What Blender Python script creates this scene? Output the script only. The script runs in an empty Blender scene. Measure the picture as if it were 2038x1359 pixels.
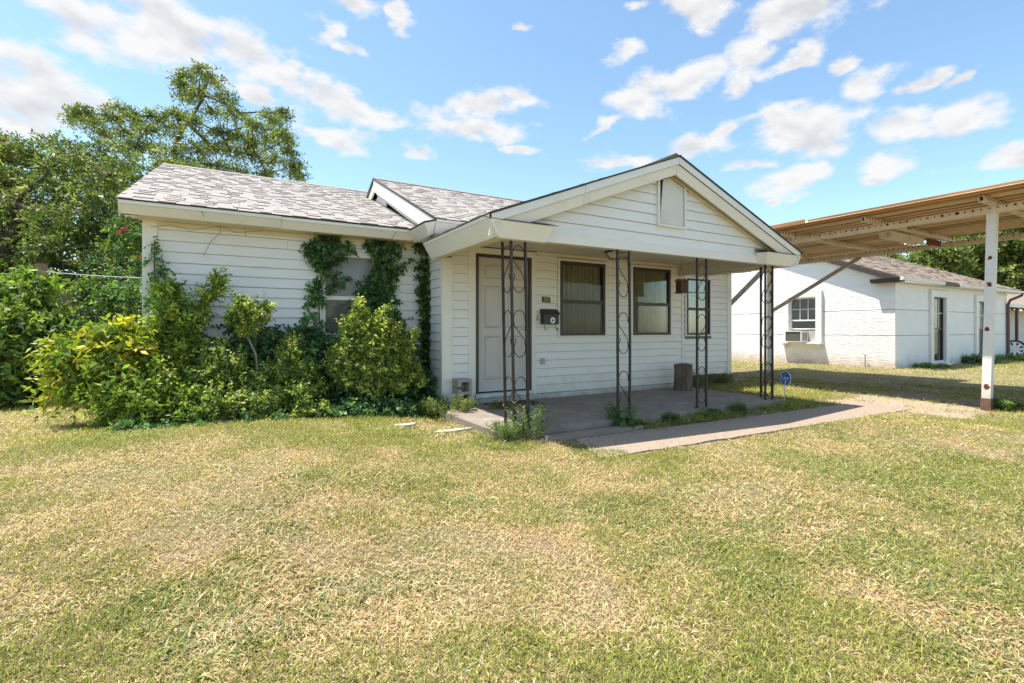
import bpy, math, random
import numpy as np
from mathutils import Vector, Matrix

random.seed(7)
S = bpy.context.scene
COL = S.collection
PI = math.pi

# ------------------------------------------------------------------ camera, sky, sun, exposure
F_PX, CX, HOR, CAMZ = 977.0, 1019.0, 655.0, 1.22
YAW = math.radians(30.0)
cam_d = bpy.data.cameras.new('camera'); cam = bpy.data.objects.new('camera', cam_d); COL.objects.link(cam)
cam.location = (0, 0, CAMZ); cam.rotation_euler = (PI/2, 0, -YAW)
cam_d.sensor_width = 36.0; cam_d.lens = 36.0*F_PX/2038.0
cam_d.shift_y = (HOR-679.5)/2038.0
cam_d.clip_start = 0.05; cam_d.clip_end = 2000
S.camera = cam
S.view_settings.view_transform = 'Standard'; S.view_settings.look = 'None'
S.view_settings.exposure = 0.93; S.view_settings.gamma = 1.0
S.view_settings.use_curve_mapping = False
S.cycles.max_bounces = 7; S.cycles.diffuse_bounces = 4; S.cycles.transparent_max_bounces = 12
S.cycles.glossy_bounces = 3; S.cycles.transmission_bounces = 4
try:
    S.cycles.use_denoising = True
except Exception:
    pass

SUN_L = Vector((0.31, -0.22, -1.0)).normalized()          # direction the light travels
SUN_EL = math.asin(-SUN_L.z)
SUN_AZ = math.atan2(-SUN_L.x, -SUN_L.y)                   # clockwise from +Y
sd = bpy.data.lights.new('sun', 'SUN'); sd.energy = 4.5; sd.angle = math.radians(0.53); sd.color = (1.0, 0.94, 0.84)
so = bpy.data.objects.new('sun', sd); COL.objects.link(so)
so.rotation_euler = SUN_L.to_track_quat('-Z', 'Y').to_euler(); so.location = (-6, 6, 20)


def pdir(px, py):
    """direction in the world towards a spot seen at px, py of the photograph, per metre of depth"""
    u = (px-CX)/F_PX; v = (HOR-py)/F_PX
    s, c = math.sin(YAW), math.cos(YAW)
    return Vector((s+u*c, c-u*s, v))


def at(px, py, Y):
    d = pdir(px, py); return Vector((0, 0, CAMZ)) + d*(Y/d.y)


def atd(px, py, t):
    return Vector((0, 0, CAMZ)) + pdir(px, py)*t


# ---- world: Nishita sky with a field of small cumulus clouds placed by direction
W = bpy.data.worlds.new('World'); S.world = W; W.use_nodes = True
nt = W.node_tree; nt.nodes.clear()


def N(t, **kw):
    n = nt.nodes.new(t)
    for k, v in kw.items(): setattr(n, k, v)
    return n


def L(a, b): nt.links.new(a, b)


def M(op, a, b=None, c=None):
    n = N('ShaderNodeMath', operation=op)
    for i, v in enumerate((a, b, c)):
        if v is None: continue
        if hasattr(v, 'links') or hasattr(v, 'is_linked'): L(v, n.inputs[i])
        else: n.inputs[i].default_value = v
    return n.outputs[0]


sky = N('ShaderNodeTexSky', sky_type='NISHITA'); sky.sun_disc = False
sky.sun_elevation = SUN_EL; sky.sun_rotation = SUN_AZ
sky.altitude = 200; sky.air_density = 1.0; sky.dust_density = 0.6; sky.ozone_density = 2.0
tc = N('ShaderNodeTexCoord')
sep = N('ShaderNodeSeparateXYZ'); L(tc.outputs['Generated'], sep.inputs[0])
az = M('ARCTAN2', sep.outputs[0], sep.outputs[1])
el = M('ARCSINE', sep.outputs[2])
ae = N('ShaderNodeCombineXYZ'); L(az, ae.inputs[0]); L(el, ae.inputs[1])
# noise in a plane at cloud height, so clouds flatten towards the horizon
zz = M('ADD', M('MAXIMUM', sep.outputs[2], 0.0), 0.22)
pl = N('ShaderNodeCombineXYZ'); L(M('DIVIDE', sep.outputs[0], zz), pl.inputs[0]); L(M('DIVIDE', sep.outputs[1], zz), pl.inputs[1])
n1 = N('ShaderNodeTexNoise'); n1.inputs['Scale'].default_value = 11.0; n1.inputs['Detail'].default_value = 9; n1.inputs['Roughness'].default_value = 0.60
pmap = N('ShaderNodeMapping'); pmap.inputs['Scale'].default_value = (1.0, 1.75, 1); L(ae.outputs[0], pmap.inputs[0])
L(pmap.outputs[0], n1.inputs['Vector'])
n2 = N('ShaderNodeTexNoise'); n2.inputs['Scale'].default_value = 1.7; n2.inputs['Detail'].default_value = 4; n2.inputs['Roughness'].default_value = 0.55
ma = N('ShaderNodeMapping'); ma.inputs['Location'].default_value = (5, 2, 3); L(pl.outputs[0], ma.inputs[0]); L(ma.outputs[0], n2.inputs['Vector'])
clouds = [  # px, py, rx, ry, tilt
 (60, 195, 150, 75, -.15), (70, 130, 90, 40, .25), (150, 45, 110, 50, .1), (360, 85, 170, 70, 0), (330, 30, 120, 50, 0), (500, 110, 105, 40, .15),
 (560, 155, 70, 18, .1), (650, 205, 100, 36, .05), (740, 228, 72, 22, .1), (660, 268, 82, 22, .12), (520, 185, 40, 20, 0), (60, 240, 110, 26, .1),
 (640, 62, 24, 30, .7), (672, 92, 38, 14, .3), (700, 4, 60, 20, .1), (788, 22, 30, 18, .1), (800, 50, 22, 18, -.5), (600, 150, 30, 12, 0),
 (950, 208, 108, 30, -.1), (1040, 190, 50, 20, .05), (960, 258, 92, 22, 0), (832, 292, 42, 15, .05), (1052, 299, 38, 10, .03),
 (1248, 98, 40, 24, -.3), (1290, 8, 40, 12, .1), (1400, 20, 70, 36, .25), (1290, 190, 80, 38, -.25), (1380, 150, 100, 30, -.22), (1200, 248, 44, 10, -.3),
 (1480, 110, 60, 45, -.3), (1540, 50, 80, 45, 0), (1640, 20, 90, 35, 0), (1590, 110, 60, 18, -.3), (1475, 165, 40, 22, -.5), (1570, 128, 50, 16, -.1),
 (1680, 115, 44, 16, -.1), (1705, 160, 70, 34, -.2), (1825, 168, 40, 20, 0), (1895, 165, 28, 12, -.2), (1600, 250, 125, 56, .1), (1560, 215, 60, 26, .1),
 (1650, 295, 90, 34, .1), (1800, 250, 90, 36, 0), (1930, 235, 80, 34, -.1), (1440, 265, 70, 15, -.4), (1375, 300, 60, 24, 0), (1250, 330, 70, 20, .05),
 (1540, 365, 62, 26, .05), (1600, 345, 60, 18, .05), (1790, 325, 90, 28, .1), (1745, 350, 60, 16, 0), (2015, 298, 52, 16, -.1), (1555, 403, 22, 9, 0), (1030, 65, 26, 9, 0), (1490, 335, 60, 10, 0)]
specs = []
for (px, py, rx, ry, tl) in clouds:
    d = pdir(px, py); n = d.normalized()
    a0 = math.atan2(n.x, n.y); e0 = math.asin(n.z)
    d1 = pdir(px+rx, py).normalized(); d2 = pdir(px, py-ry).normalized()
    specs.append((a0, e0, max(.004, abs(math.atan2(d1.x, d1.y)-a0)), max(.004, abs(math.asin(d2.z)-e0)), tl))
rr = random.Random(3)
for i in range(14):                                        # the rest of the dome carries the same kind of clouds
    a0 = rr.uniform(1.5, 5.6);  a0 = a0 if a0 < PI else a0-2*PI
    specs.append((a0, rr.uniform(.12, .9), rr.uniform(.12, .3), rr.uniform(.05, .12), rr.uniform(-.3, .3)))
wn1 = N('ShaderNodeTexNoise'); wn1.inputs['Scale'].default_value = 7.0; wn1.inputs['Detail'].default_value = 6; wn1.inputs['Roughness'].default_value = .55; L(pmap.outputs[0], wn1.inputs['Vector'])
wsub = N('ShaderNodeVectorMath', operation='SUBTRACT'); L(wn1.outputs['Color'], wsub.inputs[0]); wsub.inputs[1].default_value = (.5, .5, .5)
wmul = N('ShaderNodeVectorMath', operation='MULTIPLY'); L(wsub.outputs[0], wmul.inputs[0]); wmul.inputs[1].default_value = (.15, .07, 0)
aew = N('ShaderNodeVectorMath', operation='ADD'); L(ae.outputs[0], aew.inputs[0]); L(wmul.outputs[0], aew.inputs[1])
fld = None
for (a0, e0, sa, se, tl) in specs:
    mp = N('ShaderNodeMapping', vector_type='TEXTURE')
    mp.inputs['Location'].default_value = (a0, e0, 0); mp.inputs['Rotation'].default_value = (0, 0, -tl)
    mp.inputs['Scale'].default_value = (sa*1.25, se*1.42, 1)
    L(aew.outputs[0], mp.inputs[0])
    ln = N('ShaderNodeVectorMath', operation='LENGTH'); L(mp.outputs[0], ln.inputs[0])
    v = M('SUBTRACT', 1.0, ln.outputs['Value'])
    fld = v if fld is None else M('MAXIMUM', fld, v)
fld = M('MAXIMUM', fld, -1.2)
dens = M('ADD', M('MULTIPLY', fld, 1.15), M('MULTIPLY', M('SUBTRACT', n1.outputs['Fac'], 0.5), 2.9))
mr = N('ShaderNodeMapRange'); mr.interpolation_type = 'SMOOTHSTEP'
L(dens, mr.inputs[0]); mr.inputs[1].default_value = 0.02; mr.inputs[2].default_value = 0.80; mr.inputs[3].default_value = 0; mr.inputs[4].default_value = 0.96
hz = N('ShaderNodeMapRange'); L(el, hz.inputs[0]); hz.inputs[1].default_value = 0.06; hz.inputs[2].default_value = 0.16
msk = M('MULTIPLY', mr.outputs[0], hz.outputs[0])
# cloud colour: bright where lumpy and thin, greyer where deep
pls = N('ShaderNodeVectorMath', operation='ADD'); L(pmap.outputs[0], pls.inputs[0]); pls.inputs[1].default_value = (-.004, .030, 0)
n1b = N('ShaderNodeTexNoise'); n1b.inputs['Scale'].default_value = 11.0; n1b.inputs['Detail'].default_value = 5; n1b.inputs['Roughness'].default_value = .5; L(pls.outputs[0], n1b.inputs['Vector'])
cc = N('ShaderNodeMapRange'); L(M('ADD', M('ADD', M('MULTIPLY', dens, .42), n2.outputs['Fac']), M('MULTIPLY', M('SUBTRACT', n1b.outputs['Fac'], n1.outputs['Fac']), 3.2)), cc.inputs[0]); cc.inputs[1].default_value = 0.62; cc.inputs[2].default_value = 1.45
cmix = N('ShaderNodeMix', data_type='RGBA'); L(cc.outputs[0], cmix.inputs[0])
cmix.inputs[6].default_value = (3.95, 3.92, 3.9, 1); cmix.inputs[7].default_value = (2.95, 3.0, 3.1, 1)
skb = N('ShaderNodeMix', data_type='RGBA', blend_type='MULTIPLY'); skb.inputs[0].default_value = 1.0
L(sky.outputs[0], skb.inputs[6]); skb.inputs[7].default_value = (1.06, 1.13, 1.05, 1)
mx = N('ShaderNodeMix', data_type='RGBA'); L(msk, mx.inputs[0]); L(skb.outputs[2], mx.inputs[6]); L(cmix.outputs[2], mx.inputs[7])
bg = N('ShaderNodeBackground'); bg.inputs['Strength'].default_value = 0.13; L(mx.outputs[2], bg.inputs[0])
wo = N('ShaderNodeOutputWorld'); L(bg.outputs[0], wo.inputs[0])

# ------------------------------------------------------------------ materials
MATS = {}


def pm(name, c1, c2=None, scale=6.0, rough=0.6, bump=0.0, bscale=None, metallic=0.0, stretch=(1, 1, 1), dirt=None, dscale=1.2, damt=.5, dth=.55, spec=.5):
    m = bpy.data.materials.new(name); m.use_nodes = True; t = m.node_tree; nd = t.nodes; lk = t.links
    b = nd['Principled BSDF']; b.inputs['Roughness'].default_value = rough; b.inputs['Metallic'].default_value = metallic
    b.inputs['Specular IOR Level'].default_value = spec
    c2 = c2 or tuple(x*.85 for x in c1)
    g = nd.new('ShaderNodeNewGeometry'); mp = nd.new('ShaderNodeMapping'); lk.new(g.outputs['Position'], mp.inputs[0])
    mp.inputs['Scale'].default_value = stretch
    n = nd.new('ShaderNodeTexNoise'); n.inputs['Scale'].default_value = scale; n.inputs['Detail'].default_value = 5; lk.new(mp.outputs[0], n.inputs['Vector'])
    r = nd.new('ShaderNodeMapRange'); lk.new(n.outputs['Fac'], r.inputs[0]); r.inputs[1].default_value = .32; r.inputs[2].default_value = .68
    mix = nd.new('ShaderNodeMix'); mix.data_type = 'RGBA'; lk.new(r.outputs[0], mix.inputs[0])
    mix.inputs[6].default_value = (*c1, 1); mix.inputs[7].default_value = (*c2, 1)
    out = mix.outputs[2]
    if dirt:
        n3 = nd.new('ShaderNodeTexNoise'); n3.inputs['Scale'].default_value = dscale; n3.inputs['Detail'].default_value = 8; n3.inputs['Roughness'].default_value = .7
        lk.new(mp.outputs[0], n3.inputs['Vector'])
        r3 = nd.new('ShaderNodeMapRange'); lk.new(n3.outputs['Fac'], r3.inputs[0]); r3.inputs[1].default_value = dth; r3.inputs[2].default_value = dth+.16; r3.inputs[4].default_value = damt
        m3 = nd.new('ShaderNodeMix'); m3.data_type = 'RGBA'; lk.new(r3.outputs[0], m3.inputs[0]); lk.new(out, m3.inputs[6]); m3.inputs[7].default_value = (*dirt, 1)
        out = m3.outputs[2]
    lk.new(out, b.inputs['Base Color'])
    if bump:
        nb = nd.new('ShaderNodeTexNoise'); nb.inputs['Scale'].default_value = bscale or scale*6; nb.inputs['Detail'].default_value = 4; lk.new(mp.outputs[0], nb.inputs['Vector'])
        bp = nd.new('ShaderNodeBump'); bp.inputs['Strength'].default_value = 1.0; bp.inputs['Distance'].default_value = bump
        lk.new(nb.outputs['Fac'], bp.inputs['Height']); lk.new(bp.outputs[0], b.inputs['Normal'])
    MATS[name] = m
    return m


def glass(name, tint=(.8, .85, .82), trans=.8):
    m = bpy.data.materials.new(name); m.use_nodes = True; t = m.node_tree; nd = t.nodes; lk = t.links
    nd.remove(nd['Principled BSDF']); o = nd['Material Output']
    tr = nd.new('ShaderNodeBsdfTransparent'); tr.inputs[0].default_value = (*tint, 1)
    gl = nd.new('ShaderNodeBsdfGlossy'); gl.inputs['Roughness'].default_value = .03
    fr = nd.new('ShaderNodeFresnel'); fr.inputs[0].default_value = 1.35
    a = nd.new('ShaderNodeMath'); a.operation = 'MULTIPLY_ADD'; lk.new(fr.outputs[0], a.inputs[0]); a.inputs[1].default_value = .5; a.inputs[2].default_value = max(0, 1-trans-.14)
    mx = nd.new('ShaderNodeMixShader'); lk.new(a.outputs[0], mx.inputs[0]); lk.new(tr.outputs[0], mx.inputs[1]); lk.new(gl.outputs[0], mx.inputs[2])
    lk.new(mx.outputs[0], o.inputs[0]); MATS[name] = m; return m


def leafmat(name, trans=.35, rough=.42, spec=.5):
    m = bpy.data.materials.new(name); m.use_nodes = True; t = m.node_tree; nd = t.nodes; lk = t.links
    b = nd['Principled BSDF']; o = nd['Material Output']
    a = nd.new('ShaderNodeAttribute'); a.attribute_name = 'tint'
    lk.new(a.outputs['Color'], b.inputs['Base Color']); b.inputs['Roughness'].default_value = rough; b.inputs['Specular IOR Level'].default_value = spec
    tl = nd.new('ShaderNodeBsdfTranslucent')
    mm = nd.new('ShaderNodeMix'); mm.data_type = 'RGBA'; mm.blend_type = 'MULTIPLY'; mm.inputs[0].default_value = 1; lk.new(a.outputs['Color'], mm.inputs[6]); mm.inputs[7].default_value = (1.5, 1.7, .6, 1)
    lk.new(mm.outputs[2], tl.inputs[0])
    mx = nd.new('ShaderNodeMixShader'); mx.inputs[0].default_value = trans; lk.new(b.outputs[0], mx.inputs[1]); lk.new(tl.outputs[0], mx.inputs[2]); lk.new(mx.outputs[0], o.inputs[0])
    MATS[name] = m; return m


SIDING = pm('vinyl_siding', (.80, .785, .76), (.76, .74, .705), 2.5, .45, .0006, 90, stretch=(1, 1, 6), dirt=(.50, .45, .35), dscale=2.6, damt=.38, dth=.57)
TRIM = pm('painted_trim', (.78, .755, .705), (.74, .71, .65), 3, .45, .0008, 60, dirt=(.56, .50, .40), dscale=3.5, damt=.35, dth=.58)
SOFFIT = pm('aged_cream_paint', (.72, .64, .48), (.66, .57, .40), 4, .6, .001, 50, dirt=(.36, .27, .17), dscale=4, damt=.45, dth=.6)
CEILM = pm('porch_ceiling_paint', (.62, .58, .50), (.56, .52, .44), 4, .6, .001, 60)
WALLB = pm('wall_backing', (.22, .20, .18), rough=.9)  # dark tone draws a shadow line in the gaps between lap boards
SHING = pm('asphalt_shingle_pale', (.335, .305, .285), (.305, .275, .255), 14, .9, .002, 260)
SHING2 = pm('asphalt_shingle_mid', (.305, .275, .26), (.27, .245, .23), 14, .9, .002, 260)
SHING3 = pm('asphalt_shingle_warm', (.35, .315, .285), (.315, .285, .26), 14, .9, .002, 260)
ROOFD = pm('roof_edge_dark', (.07, .07, .075), rough=.8)
BROWNF = pm('bronze_window_metal', (.055, .042, .034), (.04, .03, .025), 10, .45)
IRON = pm('brown_iron_paint', (.040, .030, .027), (.030, .021, .018), 30, .5, .0006, 200, dirt=(.18, .07, .03), dscale=12, damt=.6, dth=.6)
DOORM = pm('door_paint', (.53, .495, .47), (.50, .465, .44), 3, .45)
CONC = pm('porch_concrete', (.29, .24, .20), (.22, .18, .15), 3.5, .85, .003, 60, dirt=(.52, .49, .46), dscale=2.4, damt=.5, dth=.57)
WALKM = pm('pebbled_concrete', (.43, .335, .255), (.28, .215, .165), 55, .9, .012, 70, dirt=(.17, .13, .11), dscale=38, damt=.75, dth=.52)
FOUND = pm('painted_foundation', (.66, .65, .63), (.52, .51, .49), 6, .8, .006, 50, dirt=(.20, .18, .16), dscale=9, damt=.8, dth=.6)
FOUNDD = pm('dark_foundation', (.17, .14, .11), (.11, .09, .07), 8, .9, .01, 40)
METALK = pm('silver_metal', (.6, .6, .6), rough=.25, metallic=1)
BLACKM = pm('black_cast_metal', (.022, .02, .02), (.035, .03, .03), 30, .4, .001, 150)
CURTA = pm('green_curtain', (.33, .32, .21), (.27, .26, .165), 8, .9, stretch=(6, 6, .4))
CURTB = pm('grey_screen_curtain', (.17, .15, .125), (.135, .118, .098), 8, .9, stretch=(6, 6, .4))
BLIND = pm('white_blind', (.72, .73, .76), rough=.6)
BLINDD = pm('shaded_blind', (.74, .70, .67), rough=.6)
ROOM = pm('room_dark', (.03, .028, .025), rough=.9)
GLASS = glass('window_glass', (.9, .9, .88), .86)
GLASSR = glass('reflective_glass', (.75, .8, .8), .72)
SCREEN = glass('insect_screen', (.88, .87, .85), .98)
LAMPG = glass('lamp_glass', (.9, .88, .8), .85)
STUCCO = pm('white_stucco', (.84, .83, .82), (.78, .765, .75), 2, .85, .022, 8, stretch=(1, .6, 3.6), dirt=(.66, .62, .58), dscale=3, damt=.35, dth=.60)
STUCCO2 = pm('white_stucco_fine', (.80, .80, .80), (.76, .755, .75), 3, .85, .004, 40)
NTRIM = pm('white_window_trim', (.80, .79, .77), rough=.6)
NROOF = pm('brown_grey_shingle', (.255, .195, .150), (.19, .145, .112), 9, .9, .004, 60)
DARKB = pm('dark_brown_fascia', (.06, .045, .04), (.045, .03, .028), 6, .5)
PURPLE = pm('maroon_paint', (.13, .055, .065), (.10, .04, .045), 9, .5)
CARP = pm('carport_paint', (.74, .64, .50), (.66, .54, .40), 5, .55, .001, 60, dirt=(.32, .10, .025), dscale=5, damt=.95, dth=.57)
CSHR = pm('carport_sheet_rust_streak', (.50, .24, .09), (.36, .15, .05), 3.0, .7, stretch=(9, .22, 1), dirt=(.20, .08, .03), dscale=2.2, damt=.8, dth=.5)
CSHD = pm('carport_sheet_grime_rib_shade', (.30, .20, .115), (.20, .13, .07), 3.0, .7, stretch=(9, .22, 1), dirt=(.36, .14, .04), dscale=2.2, damt=.8, dth=.5)  # dark strips: rib shading put into the colour, mixed with grime and rust
POSTM = pm('white_post_paint', (.78, .76, .74), (.72, .70, .67), 4, .5, .001, 60, dirt=(.28, .09, .035), dscale=4.2, damt=.95, dth=.66)
GALV = pm('galvanised_brace', (.50, .46, .43), (.40, .36, .33), 9, .45, metallic=.3)
CSHEET3 = [None]
CSHEET = pm('carport_sheet_underside', (.80, .62, .36), (.64, .46, .24), 3.0, .6, stretch=(9, .22, 1), dirt=(.42, .15, .035), dscale=2.2, damt=.85, dth=.50)
RUST = pm('rust', (.20, .055, .018), (.10, .028, .012), 40, .9, .002, 120)
DARKHOLE = pm('bolt_dark', (.045, .02, .012), rough=.9)
BARK = pm('bark', (.13, .10, .08), (.07, .055, .045), 9, .95, .02, 30, stretch=(1, 1, .3))
BARKP = pm('pale_stem', (.32, .25, .17), (.22, .17, .11), 12, .9)
LOGB = pm('stump_bark', (.20, .155, .12), (.075, .055, .045), 16, .95, .03, 26, stretch=(1, 1, .18))
LOGT = pm('stump_cut_wood', (.40, .31, .22), (.30, .22, .15), 14, .9)
CINDER = pm('cinder_block', (.38, .34, .30), (.31, .275, .24), 26, .95, .005, 130)
FENCE = pm('weathered_cedar', (.27, .19, .13), (.18, .125, .085), 8, .9, .004, 40, stretch=(3, 3, .3))
MAT = pm('rubber_mat', (.035, .028, .026), rough=.85)
BLUE = pm('sign_blue', (.01, .12, .50), (.012, .11, .46), 5, .35)
WHITE = pm('sign_white', (.85, .86, .88), rough=.4)
TAN = pm('tan_digit', (.46, .34, .24), rough=.6)
PLAQ = pm('plaque_brown', (.085, .035, .014), (.06, .022, .01), 40, .6)
PLAST = pm('grey_plastic', (.42, .42, .42), rough=.5)
ACM = pm('air_conditioner_case', (.72, .70, .66), rough=.5)
ACG = pm('air_conditioner_grille', (.10, .095, .085), rough=.6)
DRYSTEM = pm('dry_vine_stem', (.20, .12, .06), (.13, .08, .04), 20, .9)
FLOWER = pm('orange_trumpet_flower', (.62, .06, .02), (.5, .04, .015), 20, .5)
WOODR = pm('reddish_wood_box', (.10, .05, .035), (.07, .035, .025), 14, .7)
WOODT = pm('orange_wood_lid', (.28, .11, .05), rough=.7)
CABLE = pm('pale_cable', (.62, .62, .62), rough=.4)
STONE = pm('pale_flat_stone', (.55, .47, .40), (.44, .37, .31), 14, .9, .006, 60)
HOSE = pm('dark_hose', (.03, .035, .03), rough=.5)
LEAF = leafmat('leaf', .38, .5, .35)
LEAFD = leafmat('leaf_dark', .3, .5, .35)
GRASSM = leafmat('grass_blade', .28, .6, .3)

def splash(m, col, z0, z1, amt=.8):
    """soil splashed up the foot of a wall, broken up by noise"""
    t = m.node_tree; nd = t.nodes; lk = t.links; b = nd['Principled BSDF']; src = b.inputs['Base Color'].links[0].from_socket
    g = nd.new('ShaderNodeNewGeometry'); s3 = nd.new('ShaderNodeSeparateXYZ'); lk.new(g.outputs['Position'], s3.inputs[0])
    n = nd.new('ShaderNodeTexNoise'); n.inputs['Scale'].default_value = 3.5; n.inputs['Detail'].default_value = 8; n.inputs['Roughness'].default_value = .7; lk.new(g.outputs['Position'], n.inputs['Vector'])
    a = nd.new('ShaderNodeMath'); a.operation = 'MULTIPLY_ADD'; lk.new(n.outputs['Fac'], a.inputs[0]); a.inputs[1].default_value = -(z1-z0)*2.2; lk.new(s3.outputs[2], a.inputs[2])
    r = nd.new('ShaderNodeMapRange'); lk.new(a.outputs[0], r.inputs[0]); r.inputs[1].default_value = z0-(z1-z0)*1.1; r.inputs[2].default_value = z1-(z1-z0)*1.1; r.inputs[3].default_value = amt; r.inputs[4].default_value = 0
    mx = nd.new('ShaderNodeMix'); mx.data_type = 'RGBA'; lk.new(r.outputs[0], mx.inputs[0]); lk.new(src, mx.inputs[6]); mx.inputs[7].default_value = (*col, 1); lk.new(mx.outputs[2], b.inputs['Base Color'])


splash(STUCCO, (.50, .36, .27), .05, .42, .7); splash(STUCCO2, (.42, .35, .29), .0, .35, .6); splash(SIDING, (.52, .44, .34), .15, .55, .55)
splash(POSTM, (.30, .15, .08), .15, .5, .35); splash(FOUND, (.22, .18, .14), .08, .22, .7)
# ground sheet
GROUND = bpy.data.materials.new('lawn_soil'); GROUND.use_nodes = True
t = GROUND.node_tree; nd = t.nodes; lk = t.links; b = nd['Principled BSDF']; b.inputs['Roughness'].default_value = .95
g = nd.new('ShaderNodeNewGeometry')


def gn(scale, det=6, rough=.6):
    n = nd.new('ShaderNodeTexNoise'); n.inputs['Scale'].default_value = scale; n.inputs['Detail'].default_value = det; n.inputs['Roughness'].default_value = rough; lk.new(g.outputs['Position'], n.inputs['Vector']); return n


def gmix(fac, a, c, lo=.4, hi=.6):
    r = nd.new('ShaderNodeMapRange'); lk.new(fac, r.inputs[0]); r.inputs[1].default_value = lo; r.inputs[2].default_value = hi
    m = nd.new('ShaderNodeMix'); m.data_type = 'RGBA'; lk.new(r.outputs[0], m.inputs[0])
    for i, v in ((6, a), (7, c)):
        if isinstance(v, tuple): m.inputs[i].default_value = (*v, 1)
        else: lk.new(v, m.inputs[i])
    return m.outputs[2]


fine = gmix(gn(140, 4).outputs['Fac'], (.46, .34, .21), (.17, .12, .07))
gree = gmix(gn(90, 4).outputs['Fac'], (.25, .25, .09), (.12, .13, .045))
mixc = gmix(gn(1.4, 8, .7).outputs['Fac'], fine, gree, .40, .62)
lk.new(mixc, b.inputs['Base Color'])
bp = nd.new('ShaderNodeBump'); bp.inputs['Distance'].default_value = .02; lk.new(gn(120, 4).outputs['Fac'], bp.inputs['Height']); lk.new(bp.outputs[0], b.inputs['Normal'])
DIRT = pm('bare_dirt', (.25, .19, .14), (.17, .125, .09), 7, .95, .015, 60, dirt=(.36, .31, .26), dscale=5, damt=.6, dth=.55)
GRAVEL = pm('straw_gravel', (.50, .38, .28), (.36, .27, .19), 40, .95, .02, 90, dirt=(.6, .48, .36), dscale=30, damt=.6, dth=.5)


# ------------------------------------------------------------------ mesh helpers
class MB:
    def __init__(s): s.v = []; s.f = []; s.m = []

    def add(s, vs, fs, m=0):
        o = len(s.v); s.v += [tuple(v) for v in vs]; s.f += [tuple(i+o for i in f) for f in fs]; s.m += [m]*len(fs); return s

    def box(s, x0, x1, y0, y1, z0, z1, m=0):
        return s.add([(x0, y0, z0), (x1, y0, z0), (x1, y1, z0), (x0, y1, z0), (x0, y0, z1), (x1, y0, z1), (x1, y1, z1), (x0, y1, z1)],
                     [(0, 3, 2, 1), (4, 5, 6, 7), (0, 1, 5, 4), (1, 2, 6, 5), (2, 3, 7, 6), (3, 0, 4, 7)], m)

    def ext(s, poly, vec, m=0):
        """polygon of 3-D points swept along vec"""
        n = len(poly); vec = Vector(vec); a = [Vector(p) for p in poly]; c = [p+vec for p in a]
        fs = [tuple(range(n))[::-1], tuple(range(n, 2*n))]+[(i, (i+1) % n, (i+1) % n+n, i+n) for i in range(n)]
        return s.add(a+c, fs, m)

    def tube(s, pts, r, n=6, m=0, closed=False):
        pts = [Vector(p) for p in pts]; k = len(pts); rings = []
        rs = r if isinstance(r, (list, tuple)) else [r]*k
        up = None; vs = []
        for i, p in enumerate(pts):
            a = pts[max(0, i-1)]; c = pts[min(k-1, i+1)]; d = (c-a)
            d = d.normalized() if d.length > 1e-9 else Vector((0, 0, 1))
            if up is None: up = Vector((0, 0, 1)) if abs(d.z) < .9 else Vector((1, 0, 0))
            x = d.cross(up); x = x.normalized() if x.length > 1e-6 else d.orthogonal().normalized()
            y = x.cross(d).normalized(); up = y
            for j in range(n):
                th = 2*PI*j/n+PI/4; vs.append(p+(x*math.cos(th)+y*math.sin(th))*rs[i])
        fs = [(i*n+j, i*n+(j+1) % n, (i+1)*n+(j+1) % n, (i+1)*n+j) for i in range(k-1) for j in range(n)]
        fs += [tuple(range(n))[::-1], tuple(range((k-1)*n, k*n))]
        return s.add(vs, fs, m)

    def cyl(s, c, r, z0, z1, n=24, m=0, jit=0):
        vs = []
        for z in (z0, z1):
            for j in range(n):
                th = 2*PI*j/n; q = r*(1+jit*math.sin(th*3+1)+jit*.6*math.sin(th*7))
                vs.append((c[0]+q*math.cos(th), c[1]+q*math.sin(th), z))
        fs = [(j, (j+1) % n, n+(j+1) % n, n+j) for j in range(n)]+[tuple(range(n))[::-1], tuple(range(n, 2*n))]
        return s.add(vs, fs, m)

    def mesh(s, name, mats):
        me = bpy.data.meshes.new(name); me.from_pydata(s.v, [], s.f)
        for m in (mats if isinstance(mats, (list, tuple)) else [mats]): me.materials.append(m)
        me.polygons.foreach_set('material_index', s.m)
        me.update(); return me


def obj(name, mb, mats, parent=None, smooth=False):
    me = mb.mesh(name, mats) if isinstance(mb, MB) else mb
    if smooth: me.polygons.foreach_set('use_smooth', [True]*len(me.polygons))
    o = bpy.data.objects.new(name, me); COL.objects.link(o)
    if parent is not None:
        o.parent = parent; o.location = -_wl(parent)
    return o


WL = {}


def _wl(o):
    v = Vector((0, 0, 0))
    while o is not None:
        v += Vector(o.location); o = o.parent
    return v


def thing(name, label, cat, loc=(0, 0, 0), group=None):
    o = bpy.data.objects.new(name, None); COL.objects.link(o); o.location = loc; o.empty_display_size = .2
    o['label'] = label; o['category'] = cat
    if group: o['group'] = group
    return o


def tag(o, label, cat, group=None):
    o['label'] = label; o['category'] = cat
    if group: o['group'] = group
    return o


def struct(o): o['kind'] = 'structure'; return o


def recenter(o):
    """put a one-mesh thing's origin at its own base"""
    me = o.data; n = len(me.vertices); co = np.empty(n*3); me.vertices.foreach_get('co', co); co = co.reshape(-1, 3)
    c = Vector(((co[:, 0].min()+co[:, 0].max())/2, (co[:, 1].min()+co[:, 1].max())/2, co[:, 2].min()))
    me.transform(Matrix.Translation(-c)); o.location = Vector(o.location)+c
    return o


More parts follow.
